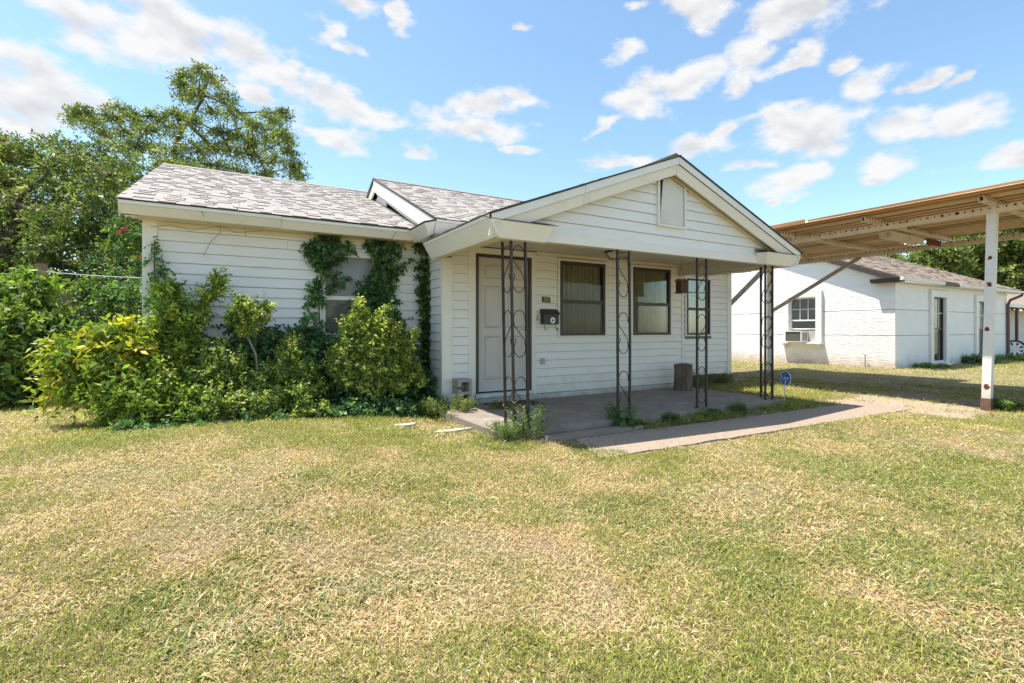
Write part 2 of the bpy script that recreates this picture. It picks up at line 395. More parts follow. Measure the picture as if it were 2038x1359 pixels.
def text(body, name, size, mat, parent, mw, extrude=.002, bold=0):
    """flat lettering, one mesh per character"""
    cu = bpy.data.curves.new(name, 'FONT'); cu.size = size; cu.extrude = extrude; cu.offset = bold; cu.align_y = 'CENTER'; cu.materials.append(mat)
    tmp = bpy.data.objects.new(name, cu); COL.objects.link(tmp); out = []; x = 0
    for ch in body:
        cu.body = ch; dg = bpy.context.evaluated_depsgraph_get(); dg.update()
        me = bpy.data.meshes.new_from_object(tmp.evaluated_get(dg)); n = len(me.vertices); co = np.empty(n*3); me.vertices.foreach_get('co', co); co = co.reshape(-1, 3)
        w_ = co[:, 0].max()-co[:, 0].min(); me.transform(Matrix.Translation((x-co[:, 0].min(), 0, 0))); x += w_+size*.07; out.append(me)
    bpy.data.objects.remove(tmp)
    for me in out:
        me.transform(Matrix.Translation((-x/2, 0, 0))); o = bpy.data.objects.new(name, me); COL.objects.link(o); o.parent = parent
        o.matrix_local = Matrix.Translation(-_wl(parent)) @ mw


# ------------------------------------------------------------------ ground
def sst(x): x = np.clip(x, 0, 1); return x*x*(3-2*x)


def ground_z(x, y):
    x = np.asarray(x, float); y = np.asarray(y, float)
    r = .20*sst((3.0-x)/2.6)*sst((y-1.2)/4.5)
    r = r+.05*sst((2.4-x)/1.2)*sst((y-4.6)/1.0)*0
    und = .012*np.sin(x*1.7+.5*y)+.010*np.sin(y*2.3-.8*x)+.006*np.sin(3.9*x+1.1)*np.cos(3.1*y)
    und = und*(1-sst((y-3.3)/.4)*sst((x-2.4)/.5)*(1-sst((x-9)/1.)))
    return r+und-.006


def grid_ground():
    a = np.concatenate([[-400, -120, -50, -25, -14, -10], np.arange(-8, 16.01, .16), [17, 19, 22, 27, 34, 50, 90, 200, 500]])
    c = np.concatenate([[-120, -40, -15, -6, -3], np.arange(-2, 13.01, .16), [14, 16, 20, 27, 40, 70, 150, 500]])
    X, Y = np.meshgrid(a, c); Z = ground_z(X, Y)
    far = (np.abs(X) > 30) | (Y > 30); Z[far] = -.02
    nx = len(a); v = np.stack([X.ravel(), Y.ravel(), Z.ravel()], 1)
    f = [(j*nx+i, j*nx+i+1, (j+1)*nx+i+1, (j+1)*nx+i) for j in range(len(c)-1) for i in range(nx-1)]
    me = bpy.data.meshes.new('ground'); me.from_pydata(v.tolist(), [], f); me.materials.append(GROUND)
    me.polygons.foreach_set('use_smooth', [True]*len(f)); me.update()
    return me


struct(obj('ground', grid_ground(), None))


def slab_outline(name, pts, z0, z1, mat, edge_noise=0):
    b = MB(); b.ext([(p[0], p[1], z0) for p in pts], (0, 0, z1-z0)); return b


def wobble(p0, p1, n, a, seed):
    r = random.Random(seed); out = []
    for i in range(n):
        s = i/n; out.append((p0[0]+(p1[0]-p0[0])*s+r.uniform(-a, a), p0[1]+(p1[1]-p0[1])*s+r.uniform(-a, a)))
    return out


SLAB_Z = .11
struct(obj('porch_slab', MB().ext([(2.50, 4.58, -.1), (7.62, 4.58, -.1), (7.62, 6.58, -.1), (2.50, 6.58, -.1)], (0, 0, .1+SLAB_Z)), CONC))
wp = wobble((3.05, 3.58), (9.0, 3.42), 30, .018, 1)+wobble((9.0, 3.42), (9.15, 4.18), 6, .04, 2)+wobble((9.15, 4.18), (3.1, 4.34), 30, .015, 3)
struct(obj('walkway', MB().ext([(p[0], p[1], -.05) for p in wp], (0, 0, .060)), WALKM))
struct(obj('kerb', MB().ext([(3.0, 4.36, -.03), (4.35, 4.35, -.03), (4.35, 4.47, -.03), (3.0, 4.5, -.03)], (0, 0, .085)), CONC))


def drape(name, x0, x1, y0, y1, dz, mat, nx, ny, jit, seed):
    """irregular ground patch lying just above the lawn sheet"""
    r = random.Random(seed); b = MB(); vs = []
    for j in range(ny+1):
        jl = r.uniform(-jit, jit); jr = r.uniform(-jit, jit)
        for i in range(nx+1):
            x = x0+jl+(x1+jr-x0-jl)*i/nx; y = y0+(y1-y0)*j/ny + (r.uniform(-jit, jit) if j in (0, ny) else 0)
            e = (i in (0, nx)) or (j in (0, ny))
            vs.append((x, y, float(ground_z(x, y))+(-.004 if e else dz)))
    fs = [(j*(nx+1)+i, j*(nx+1)+i+1, (j+1)*(nx+1)+i+1, (j+1)*(nx+1)+i) for j in range(ny) for i in range(nx)]
    b.add(vs, fs); return struct(obj(name, b, mat, smooth=True))


drape('driveway_track', 10.35, 11.25, -3, 14, .008, DIRT, 6, 60, .10, 4)
drape('driveway_track', 12.05, 12.75, -3, 14, .008, DIRT, 6, 60, .10, 5)
drape('gravel_patch', 8.7, 10.2, 2.75, 4.6, .010, GRAVEL, 10, 14, .12, 6)
drape('planting_bed', -.6, 2.66, 6.55, 7.4, .012, DIRT, 20, 5, .05, 7)
drape('soil_strip', 2.9, 7.4, 4.36, 4.58, .012, DIRT, 30, 3, .02, 8)

# ------------------------------------------------------------------ the white house
LAP = .1315
house = thing('house', 'single storey white house with lap siding, pale shingle roof and gabled front porch', 'house', (4.6, 8.6, 0))


def lap_mesh(length, axis='x', face=-1, h=LAP):
    """one lap board, local origin at its lower start corner, running +axis; face: side it faces on the other axis"""
    t0, t1, tb = .021, .007, 0.0
    h = h-.005  # gap left open so the dark backing stands in for the lap shadow
    prof = [(tb, 0), (t0, 0), (t0+.001, .012), (t1, h), (tb, h)]
    b = MB()
    if axis == 'x': b.ext([(0, face*p[0], p[1]) for p in prof], (length, 0, 0))
    else: b.ext([(face*p[0], 0, p[1]) for p in prof], (0, length, 0))
    return b


def siding(wall, axis, plane, a0, a1, z0, z1, face, openings=(), clip=None, mat=SIDING, h=LAP):
    """lap boards as single children of a wall; openings (a0,a1,z0,z1); clip(z)->(lo,hi) for gables"""
    z = z0; cache = {}
    while z < z1-.03:
        hh = min(h, z1-z)
        lo, hi = (a0, a1) if clip is None else clip(z+hh*.75)
        segs = [(lo, hi)]
        for (o0, o1, oz0, oz1) in openings:
            if oz0 < z+hh*.5 < oz1:
                ns = []
                for s in segs:
                    if o1 <= s[0] or o0 >= s[1]: ns.append(s); continue
                    if o0 > s[0]: ns.append((s[0], o0))
                    if o1 < s[1]: ns.append((o1, s[1]))
                segs = ns
        segs = [q for sg in segs for q in ([sg] if sg[1]-sg[0] < 2.9 or axis == 'y' else [(sg[0], sg[0]+(sg[1]-sg[0])*(.3+.4*((int(z*100)*37) % 10)/10)-.0015), (sg[0]+(sg[1]-sg[0])*(.3+.4*((int(z*100)*37) % 10)/10)+.0015, sg[1])])]
        for s in segs:
            ln = round(s[1]-s[0], 3)
            if ln < .04: continue
            k = (ln, round(hh, 3))
            if k not in cache: cache[k] = lap_mesh(ln, axis, face, hh).mesh('siding_board', mat)
            o = bpy.data.objects.new('siding_board', cache[k]); COL.objects.link(o); o.parent = wall
            p = Vector((s[0], plane, z)) if axis == 'x' else Vector((plane, s[0], z))
            o.location = p-_wl(wall)
            o.rotation_euler = ((0, random.uniform(-.0007, .0007), 0) if axis == 'x' else (0, 0, 0))
        z += h


YW, YB = 7.24, 6.60           # main wall plane, projecting block plane
ZS = .19
# walls (thin backing bodies); boards stand 6-20 mm proud of them
def wallbox(x0, x1, y0, y1, z0, z1, holes=(), mat=WALLB):
    """wall in the x direction with real openings"""
    b = MB(); xs = sorted({x0, x1, *[h[0] for h in holes], *[h[1] for h in holes]}); zs = sorted({z0, z1, *[h[2] for h in holes], *[h[3] for h in holes]})
    for i in range(len(xs)-1):
        for j in range(len(zs)-1):
            cx, cz = (xs[i]+xs[i+1])/2, (zs[j]+zs[j+1])/2
            if any(h[0] < cx < h[1] and h[2] < cz < h[3] for h in holes): continue
            b.box(xs[i], xs[i+1], y0, y1, zs[j], zs[j+1])
    return b


WIN_L = (1.13, 2.02, 1.13, 2.28)
WIN_1 = (4.707, 5.66, 1.115, 2.343)
WIN_2 = (6.317, 7.27, 1.115, 2.343)
WIN_3 = (8.48, 9.22, 1.10, 2.31)
DOOR = (3.176, 4.15, .26, 2.347)
w = obj('wall', wallbox(-.87, 2.66, YW, YW+.12, .05, 2.66, [WIN_L]), WALLB, house)
siding(w, 'x', YW, -.74, 2.66, ZS, 2.53, -1, [(WIN_L[0]-.05, WIN_L[1]+.05, WIN_L[2]-.03, WIN_L[3]+.05)])
obj('corner_board', MB().box(-.885, -.74, YW-.032, YW-.002, .1, 2.52).box(-.886, -.856, YW-.002, YW+.13, .1, 2.52), TRIM, w)
w = obj('wall', wallbox(2.672, 7.608, YB, YB+.12, .112, 2.66, [WIN_1, WIN_2, DOOR]), WALLB, house)
siding(w, 'x', YB, 2.80, 7.60, ZS+.005, 2.44, -1, [(3.06, 4.237, 0, 3), (WIN_1[0]-.05, WIN_1[1]+.05, WIN_1[2]-.03, WIN_1[3]+.04), (WIN_2[0]-.05, WIN_2[1]+.05, WIN_2[2]-.03, WIN_2[3]+.04)])
obj('corner_board', MB().box(2.640, 2.80, YB-.032, YB-.002, .112, 2.25).box(2.638, 2.668, YB-.002, YB+.05, .112, 2.25), TRIM, w)
obj('corner_board', MB().box(7.590, 7.632, YB-.030, YB-.002, .112, 2.46).box(7.604, 7.634, YB-.002, YB+.1, .112, 2.46), TRIM, w)
obj('foundation', MB().box(2.66, 7.62, YB-.028, YB+.1, .06, .186), FOUND, w)
w = obj('wall', MB().box(2.664, 2.78, YB+.125, YW, .05, 2.66), WALLB, house)
siding(w, 'y', 2.66, YB+.05, YW-.02, .12, 2.50, -1)
w = obj('wall', wallbox(7.50, 9.92, YW+.002, YW+.12, .36, 2.66, [WIN_3]), WALLB, house)
siding(w, 'x', YW, 7.50, 9.83, .225, 2.53, -1, [(WIN_3[0]-.06, WIN_3[1]+.06, WIN_3[2]-.03, WIN_3[3]+.06)])
obj('corner_board', MB().box(9.82, 9.955, YW-.032, YW-.002, .20, 2.53).box(9.925, 9.956, YW-.002, YW+.1, .2, 2.53), TRIM, w)
obj('foundation', MB().box(7.5, 9.90, YW+.02, YW+.12, -.05, .358), FOUNDD, w)
obj('wall', MB().box(7.49, 7.6, YB+.125, YW-.025, .05, 2.6), SIDING, house)
# end and rear walls
g_ = MB(); g_.ext([(-.855, YW+.125, .05), (-.855, 15.2, .05), (-.855, 15.2, 2.6), (-.855, 11.19, 4.12), (-.855, YW+.125, 2.62)], (.1, 0, 0))
w = obj('wall', g_, WALLB, house)
siding(w, 'y', -.857, YW+.14, 15.2, .19, 2.6, -1, h=LAP*2)
siding(w, 'y', -.857, YW+.14, 15.2, 2.82, 4.05, -1, clip=lambda z: (YW+(z-2.55)/.38, 15.1-(z-2.55)/.38), h=LAP*2)
obj('wall', MB().box(-.75, 9.93, 15.1, 15.2, .05, 2.6), SIDING, house)
obj('wall', MB().ext([(9.94, YW+.125, .05), (9.94, 15.2, .05), (9.94, 15.2, 2.6), (9.94, 11.19, 4.12), (9.94, YW+.125, 2.62)], (-.1, 0, 0)), SIDING, house)


# windows
def make_window(rect, plane, parent, style):
    x0, x1, z0, z1 = rect; zm = z0+(z1-z0)*.46
    fw = .045 if style == 'brown' else .035
    fm = BROWNF if style in ('brown', 'thin') else TRIM
    wn = obj('window', MB().box(x0-.05, x1+.05, plane-.030, plane-.022, z1, z1+.045).box(x0-.05, x0-.002, plane-.030, plane-.022, z0-.03, z1).box(x1+.002, x1+.05, plane-.030, plane-.022, z0-.03, z1)
             .box(x0-.002, x1+.002, plane-.034, plane-.020, z0-.03, z0-.002), TRIM, parent)
    fr = MB()
    y0, y1 = plane-.040, plane+.05
    fr.box(x0, x1, y0, y1, z1-fw, z1).box(x0, x1, y0, y1, z0, z0+fw).box(x0, x0+fw, y0+.001, y1, z0+fw, z1-fw).box(x1-fw, x1, y0+.001, y1, z0+fw, z1-fw)
    obj('window_frame', fr, fm, wn)
    obj('meeting_rail', MB().box(x0+fw, x1-fw, y0+.006, y1-.01, zm-.028, zm+.028), fm, wn)
    ix0, ix1 = x0+fw, x1-fw
    obj('glass_pane', MB().box(ix0, ix1, plane-.008, plane-.004, zm+.028, z1-fw), GLASS, wn)
    obj('glass_pane', MB().box(ix0, ix1, plane+.006, plane+.010, z0+fw, zm-.028), GLASS if style != 'thin' else GLASSR, wn)
    if style != 'thin':
        obj('insect_screen', MB().box(ix0, ix1, plane-.022, plane-.020, z0+fw, zm-.028), SCREEN, wn)
    if style == 'thin':
        obj('muntin', MB().box(ix0, ix1, plane-.016, plane-.010, zm+(z1-zm)*.55-.008, zm+(z1-zm)*.55+.008), fm, wn)
    # interior: curtain or blind in front of a dark room box
    yb = plane+.055
    if style == 'blind':
        b = MB(); z = z1-fw
        while z > z0+.05:
            b.add([(ix0, yb, z), (ix1, yb, z), (ix1, yb-.018, z-.022), (ix0, yb-.018, z-.022)], [(0, 1, 2, 3)], 0 if z > zm else 1); z -= .026
        obj('blind', b, [BLIND, BLINDD], wn)
        b = MB().box(ix0-.02, ix1+.02, yb+.02, yb+.03, z0, z1)
        obj('backing_panel', b, BLINDD, wn)
    else:
        b = MB(); n = 90; r = random.Random(int(x0*100))
        ph = [r.uniform(0, 6) for _ in range(4)]
        for (za, zb, mi) in ((zm, z1, 0), (z0, zm, 1)):
            vs = []
            for i in range(n+1):
                x = ix0+(ix1-ix0)*i/n; y = yb+.016*math.sin(x*58+ph[0]+2*math.sin(x*9+ph[2]))+.010*math.sin(x*131+ph[1])
                vs += [(x, y, za), (x, y, zb)]
            b.add(vs, [(2*i, 2*i+2, 2*i+3, 2*i+1) for i in range(n)], mi)
        obj('curtain', b, [CURTA, CURTB] if style == 'brown' else [CURTG, CURTG], wn)
        obj('room_recess', MB().box(x0-.1, x1+.1, plane+.30, plane+.31, z0-.1, z1+.1).box(x0-.1, x0-.09, plane+.121, plane+.30, z0-.1, z1+.1).box(x1+.09, x1+.1, plane+.121, plane+.30, z0-.1, z1+.1), ROOM, wn)
    return wn


CURTG = pm('grey_lace_curtain', (.36, .37, .36), (.22, .23, .22), 10, .9, stretch=(3, 3, .7))
make_window(WIN_L, YW, house, 'blind')
make_window(WIN_1, YB, house, 'brown')
make_window(WIN_2, YB, house, 'brown')
make_window(WIN_3, YW, house, 'thin')
for o in [o for o in house.children if o.name.startswith('window')][:1]:
    o['label'] = 'white window with closed blinds between two vine columns'

# front door
x0, x1, z0, z1 = DOOR
d = obj('door', MB().box(x0+.045, x1-.045, YB+.005, YB+.045, z0+.02, z1-.045), DOORM, house)
jm = MB().box(x0, x0+.043, YB-.036, YB+.06, z0-.03, z1).box(x1-.043, x1, YB-.036, YB+.06, z0-.03, z1).box(x0+.043, x1-.043, YB-.036, YB+.06, z1-.043, z1)
obj('door_jamb', jm, BROWNF, d)
obj('door_casing', MB().box(3.06, x0-.002, YB-.030, YB-.002, .19, 2.44).box(x1+.002, 4.237, YB-.030, YB-.002, .19, 2.44).box(x0-.002, x1+.002, YB-.030, YB-.002, z1+.002, 2.44), TRIM, d)
obj('threshold', MB().box(x0-.02, x1+.02, YB-.075, YB+.05, z0-.062, z0-.005), FOUND, d)
pn = MB()
dw = (x1-x0-.09)
for cx in (x0+.045+dw*.28, x0+.045+dw*.72):
    for (pz0, pz1) in ((z0+.20, z0+.86), (z0+.98, z0+1.62), (z0+1.72, z0+1.93)):
        hw = dw*.155
        # moulded ring
        o0 = (cx-hw, cx+hw, pz0, pz1); i0 = (cx-hw+.028, cx+hw-.028, pz0+.028, pz1-.028)
        ob = YB+.0045
        vs = [(o0[0], ob, o0[2]), (o0[1], ob, o0[2]), (o0[1], ob, o0[3]), (o0[0], ob, o0[3]),
              (cx-hw+.012, ob-.016, pz0+.012), (cx+hw-.012, ob-.016, pz0+.012), (cx+hw-.012, ob-.016, pz1-.012), (cx-hw+.012, ob-.016, pz1-.012),
              (i0[0], ob-.0005, i0[2]), (i0[1], ob-.0005, i0[2]), (i0[1], ob-.0005, i0[3]), (i0[0], ob-.0005, i0[3]),
              (i0[0]+.02, ob-.006, i0[2]+.02), (i0[1]-.02, ob-.006, i0[2]+.02), (i0[1]-.02, ob-.006, i0[3]-.02), (i0[0]+.02, ob-.006, i0[3]-.02)]
        fs = []
        for k in range(3):
            fs += [(k*4+i, k*4+(i+1) % 4, k*4+4+(i+1) % 4, k*4+4+i) for i in range(4)]
        fs.append((12, 13, 14, 15)); pn = MB().add(vs, fs)
        obj('door_panel', pn, DOORM, d)
kn = MB(); kx = x1-.10
kn.tube([(kx, YB+.004, 1.235), (kx, YB-.03, 1.235)], .012, 10).tube([(kx, YB-.028, 1.235), (kx, YB-.045, 1.235), (kx, YB-.062, 1.235), (kx, YB-.07, 1.235)], [.02, .03, .028, .012], 12).tube([(kx, YB+.004, 1.235), (kx, YB-.004, 1.235)], .034, 14)
obj('door_knob', kn, METALK, d, smooth=True)
obj('deadbolt', MB().tube([(kx, YB+.004, 1.40), (kx, YB-.02, 1.40)], .028, 14).box(kx-.006, kx+.006, YB-.034, YB-.02, 1.385, 1.415), METALK, d)
obj('outlet_box', MB().box(4.33, 4.395, YB-.045, YB-.018, .655, .755), PLAST, house)
obj('doorbell', MB().box(4.255, 4.275, YB-.034, YB-.018, 1.36, 1.44).box(4.26, 4.27, YB-.038, YB-.033, 1.385, 1.41), PLAST, house)


# ---- roofs
def roof_deck(poly_top, th=.05): return MB().ext(poly_top, (0, 0, -th))


SHM = {}


def shingle_mesh(ln, ex, th, mi):
    k = (ln, ex, th, mi)
    if k not in SHM:
        b = MB(); b.add([(0, 0, 0), (ln, 0, 0), (ln, 0, th), (0, 0, th), (0, ex+.03, -.001), (ln, ex+.03, -.001), (ln, ex+.03, .003), (0, ex+.03, .003)],
                        [(0, 1, 2, 3), (3, 2, 6, 7), (0, 3, 7, 4), (1, 5, 6, 2), (4, 7, 6, 5), (0, 4, 5, 1)])
        SHM[k] = b.mesh('shingle', [SHING, SHING2, SHING3][mi])
    return SHM[k]


def shingle_field(org, udir, vdir, nrm, ulen_fn, vmax, seed, limit=0, parent=None, ex=.145, mean=.36):
    """shingle courses over a slope: single objects up to the limit (nearest the eave first), the rest one joined mesh"""
    r = random.Random(seed); rest = MB(); cnt = 0
    R = Matrix((udir, vdir, nrm)).transposed().to_4x4()
    v = -.012; row = 0; tk = False
    while v < vmax-.03:
        u0, u1 = ulen_fn(v+ex*.5); u = u0-.01-r.uniform(0, .25)
        while u < u1:
            ln = round(r.choice((.13, .16, .19, .22, .26))*mean/.36*.95, 3); a = max(u, u0-.01); c = min(u+ln, u1+.01); l2 = round((c-a)/.02)*.02
            if l2 > .02:
                tk = not tk if r.random() < .88 else tk; th = (.0145 if r.random() < .5 else .0115) if tk else .003; mi = r.choice((0, 0, 0, 2, 2, 1)) if tk else r.choice((0, 2, 2))
                p = Vector(org)+udir*a+vdir*v+nrm*.002
                if cnt < limit:
                    o = bpy.data.objects.new('shingle', shingle_mesh(l2, ex, th, mi)); COL.objects.link(o); o.parent = parent
                    mw = Matrix.Translation(p-_wl(parent)) @ R; o.matrix_local = mw; cnt += 1
                else:
                    me = [(0, 0, 0), (l2, 0, 0), (l2, 0, th), (0, 0, th), (0, ex+.03, -.001), (l2, ex+.03, -.001), (l2, ex+.03, .003), (0, ex+.03, .003)]
                    rest.add([p+udir*q[0]+vdir*q[1]+nrm*q[2] for q in me], [(0, 1, 2, 3), (3, 2, 6, 7), (0, 3, 7, 4), (1, 5, 6, 2)], mi)
            u += ln
        v += ex; row += 1
    if rest.f:
        o = obj('shingles', rest, [SHING, SHING2, SHING3], parent); o['kind'] = 'stuff'


def vec(*a): return Vector(a)


# wing roof  (eave Y 6.85 z 2.666, ridge Y 11.19 z 4.30)
EY, EZ, RY, RZ = 6.85, 2.666, 11.19, 4.298
rf = obj('roof', MB().ext([(-1.05, EY, EZ), (10.25, EY, EZ), (10.25, RY, RZ), (-1.05, RY, RZ)], (0, 0, -.05))
         .ext([(-1.05, RY, RZ), (10.25, RY, RZ), (10.25, 15.53, EZ), (-1.05, 15.53, EZ)], (0, 0, -.05)), ROOFD, house)
sl = vec(0, RY-EY, RZ-EZ); slen = sl.length; sv = sl.normalized(); sn = vec(0, -sv.z, sv.y)
# the part left of the block roof
shingle_field((-1.06, EY-.015, EZ), vec(1, 0, 0), sv, sn, lambda v: (0, 3.55 if v < 3.7 else 4.4), slen, 11, 300, rf)
shingle_field((7.7, EY-.015, EZ), vec(1, 0, 0), sv, sn, lambda v: (0, 2.56), slen, 12, 0, rf)
bs = vec(0, -(15.53-RY), RZ-EZ).normalized()
shingle_field((10.26, 15.54, EZ), vec(-1, 0, 0), bs, vec(0, -bs.z*-1, 0)+vec(0, 0, -bs.y), lambda v: (0, 11.3), slen, 13, 0, rf, mean=.6)
obj('ridge_cap', MB().ext([(-1.06, RY-.12, RZ-.025), (-1.06, RY, RZ+.028), (-1.06, RY+.12, RZ-.025), (-1.06, RY, RZ+.012)], (3.9, 0, 0)), SHING, rf)
# eave fascia: leans in towards the wall, with a shadow lip on top
def eave_fascia(x0, x1, yt, zt, yb, zb, parent, mat=TRIM):
    b = MB(); b.ext([(x0, yt+.004, zt-.052), (x0, yb, zb), (x0, yb+.02, zb), (x0, yt+.03, zt-.052)], (x1-x0, 0, 0))
    b.ext([(x0, yt-.012, zt-.012), (x0, yt-.008, zt-.050), (x0, yt+.05, zt-.050), (x0, yt+.05, zt-.012)], (x1-x0, 0, 0))
    return obj('fascia_board', b, mat, parent)


eave_fascia(-1.05, .58, EY, EZ-.004, EY+.075, EZ-.150, rf)
eave_fascia(.583, 2.62, EY, EZ-.010, EY+.075, EZ-.158, rf)
eave_fascia(7.7, 10.25, EY, EZ, EY+.075, EZ-.150, rf)
obj('soffit', MB().box(-.98, 2.64, EY+.08, YW-.036, 2.515, 2.527), SOFFIT, rf)
obj('soffit', MB().box(7.64, 10.2, EY+.08, YW-.036, 2.515, 2.527), SOFFIT, rf)
obj('frieze_board', MB().box(-.74, 2.62, YW-.035, YW-.022, 2.46, 2.513), SOFFIT, rf)
# left rake
sr = MB(); sr.ext([(-1.060, EY+.0, EZ-.014), (-1.060, RY, RZ-.014), (-1.060, RY, RZ-.20), (-1.060, EY+.075, EZ-.19)], (.009, 0, 0))
sr.ext([(-1.048, 15.53, EZ-.052), (-1.048, RY, RZ-.052), (-1.048, RY, RZ-.20), (-1.048, 15.45, EZ-.19)], (.03, 0, 0))
obj('rake_board', sr, TRIM, rf)
obj('rake_soffit', MB().ext([(-1.01, EY+.08, EZ-.165), (-.89, EY+.08, EZ-.165), (-.89, RY, RZ-.165), (-1.01, RY, RZ-.165)], (0, 0, -.01)), SOFFIT, rf)

# block roof (projecting entrance block)
BX0, BX1, BEY, BEZ, BRY, BRZ = 2.41, 7.88, 6.20, 2.706, 9.445, 4.087
bp_ = (BRZ-BEZ)/(BRY-BEY)
rf2 = obj('roof', MB().ext([(BX0, BEY, BEZ), (BX1, BEY, BEZ), (BX1, BRY, BRZ), (BX0, BRY, BRZ)], (0, 0, -.05))
          .ext([(BX0, BRY, BRZ), (BX1, BRY, BRZ), (BX1, 10.1, 3.81), (BX0, 10.1, 3.81)], (0, 0, -.05)), ROOFD, house)
sl = vec(0, BRY-BEY, BRZ-BEZ); bl = sl.length; sv2 = sl.normalized(); sn2 = vec(0, -sv2.z, sv2.y)
shingle_field((BX0-.01, BEY-.012, BEZ), vec(1, 0, 0), sv2, sn2, lambda v: (0, 5.5), bl, 21, 230, rf2)
obj('ridge_cap', MB().ext([(BX0-.01, BRY-.11, BRZ-.02), (BX0-.01, BRY, BRZ+.028), (BX0-.01, BRY+.11, BRZ-.02), (BX0-.01, BRY, BRZ+.012)], (5.5, 0, 0)), SHING2, rf2)
# its left rake: deep white board, return box, ribbed soffit and the little side wall over the wing roof
rk = MB()
rk.ext([(BX0-.014, BEY+.03, BEZ-.010), (BX0-.014, BRY, BRZ-.014), (BX0-.014, BRY, BRZ-.235), (BX0-.014, BEY+.10, BEZ-.20)], (.013, 0, 0))
obj('rake_board', rk, TRIM, rf2)
obj('rake_board', MB().ext([(BX0-.004, BRY+.002, BRZ-.052), (BX0-.004, 10.08, 3.765), (BX0-.004, 10.05, 3.60), (BX0-.004, BRY+.002, BRZ-.235)], (.028, 0, 0)), TRIM, rf2)
obj('rake_edge', MB().ext([(BX0-.030, BEY-.02, BEZ+.010), (BX0-.030, BRY, BRZ+.020), (BX0-.030, BRY, BRZ-.000), (BX0-.030, BEY-.02, BEZ-.006)], (.014, 0, 0)), ROOFD, rf2)
obj('rake_edge', MB().ext([(BX0-.022, BRY+.002, BRZ+.030), (BX0-.022, 10.1, 3.84), (BX0-.022, 10.1, 3.60), (BX0-.022, 10.02, 3.62), (BX0-.022, 10.0, 3.78), (BX0-.022, BRY+.002, BRZ-.005)], (.016, 0, 0)), ROOFD, rf2)
obj('rake_trim', MB().ext([(BX0+.05, BEY+.12, BEZ-.19), (BX0+.05, BRY, BRZ-.225), (BX0+.05, BRY, BRZ-.30), (BX0+.05, BEY+.25, BEZ-.235)], (.02, 0, 0)), TRIM, rf2)
rb = MB()
for i in range(14):
    y = BRY-.55+i*.08; zc = BRZ-.30-abs(y-BRY)*bp_
    rb.box(BX0+.075+(i % 2)*.006, BX0+.095+(i % 2)*.006, y, y+.077, zc-.35, zc)
obj('gable_siding', rb, SIDING, rf2)
obj('wall', MB().ext([(2.66, 6.73, 2.50), (2.66, 9.4, 2.5), (2.66, 9.4, 3.88), (2.66, 6.73, 2.75)], (.08, 0, 0)), SIDING, rf2)
# eave fascia and return box
b = MB(); b.ext([(BX0, BEY+.004, BEZ-.05), (BX0, BEY+.07, BEZ-.19), (BX0, BEY+.09, BEZ-.19), (BX0, BEY+.03, BEZ-.05)], (5.46, 0, 0))
b.ext([(BX0, BEY-.012, BEZ-.01), (BX0, BEY-.008, BEZ-.048), (BX0, BEY+.05, BEZ-.048), (BX0, BEY+.05, BEZ-.01)], (5.46, 0, 0))
obj('fascia_board', b, TRIM, rf2)
b = MB(); # return: slanted little box turning the corner
b.ext([(BX0-.16, BEY+.02, BEZ-.075), (BX0-.005, BEY-.0, BEZ-.035), (BX0-.005, BEY+.10, BEZ-.20), (BX0-.06, BEY+.10, BEZ-.225)], (0, .62, -.0))
obj('eave_return', b, TRIM, rf2)
obj('return_cap', MB().ext([(BX0-.175, BEY+.0, BEZ-.068), (BX0-.006, BEY-.015, BEZ-.025), (BX0-.006, BEY+.66, BEZ-.025), (BX0-.175, BEY+.66, BEZ-.068)], (0, 0, .012)), ROOFD, rf2)
obj('soffit', MB().box(BX0+.02, 7.62, BEY+.09, YB-.036, 2.50, 2.512), SOFFIT, rf2)

# porch gable roof
PX0, PX1, PYF, PYB, PEZ, PXC, PRZ = 2.313, 7.886, 4.465, 6.42, 2.405, 5.10, 3.478
PEZR = 2.43
def pz(x): return PEZ+(PRZ-PEZ)*(x-PX0)/(PXC-PX0) if x < PXC else PEZR+(PRZ-PEZR)*(PX1-x)/(PX1-PXC)


yv = BEY+(PRZ-BEZ)/bp_
xl = PX0+(BEZ-PEZ)/((PRZ-PEZ)/(PXC-PX0)); xr = PX1-(BEZ-PEZR)/((PRZ-PEZR)/(PX1-PXC))
rf3 = obj('roof', MB().ext([(PX0, PYF, PEZ), (PXC, PYF, PRZ), (PXC, yv, PRZ), (xl, BEY+.06, BEZ+.0), (PX0, PYB, PEZ)], (0, 0, -.045))
          .ext([(PXC, PYF, PRZ), (PX1, PYF, PEZR), (PX1, PYB, PEZR), (xr, BEY+.06, BEZ), (PXC, yv, PRZ)], (0, 0, -.045)), ROOFD, house)
ls = vec(PXC-PX0, 0, PRZ-PEZ); ll = ls.length; lsv = ls.normalized(); lsn = vec(-lsv.z, 0, lsv.x)
slope_back = lambda v: (0, (PYB-PYF-.02) if v < .9 else (BEY-PYF)+(v-.8)/(ll-.8)*(yv-BEY))
def lb(v):  # field runs from the back to the front (u = -Y)
    f = PYB-PYF if v < .8 else (BEY-PYF)+(v-.8)/(ll-.8)*(yv-BEY)
    return (3.6-f, 3.6)
shingle_field((PX0-.015, PYF+3.6, PEZ), vec(0, -1, 0), lsv, lsn, lb, ll, 31, 0, rf3)
rs_ = vec(PXC-PX1, 0, PRZ-PEZR).normalized(); rsn = vec(-rs_.z*-1, 0, 0); rsn = vec(abs(rs_.z), 0, abs(rs_.x))
shingle_field((PX1+.015, PYF, PEZR), vec(0, 1, 0), rs_, rsn, lambda v: (0, PYB-PYF if v < .8 else (BEY-PYF)+(v-.8)/(ll-.8)*(yv-BEY)), ll, 32, 0, rf3)
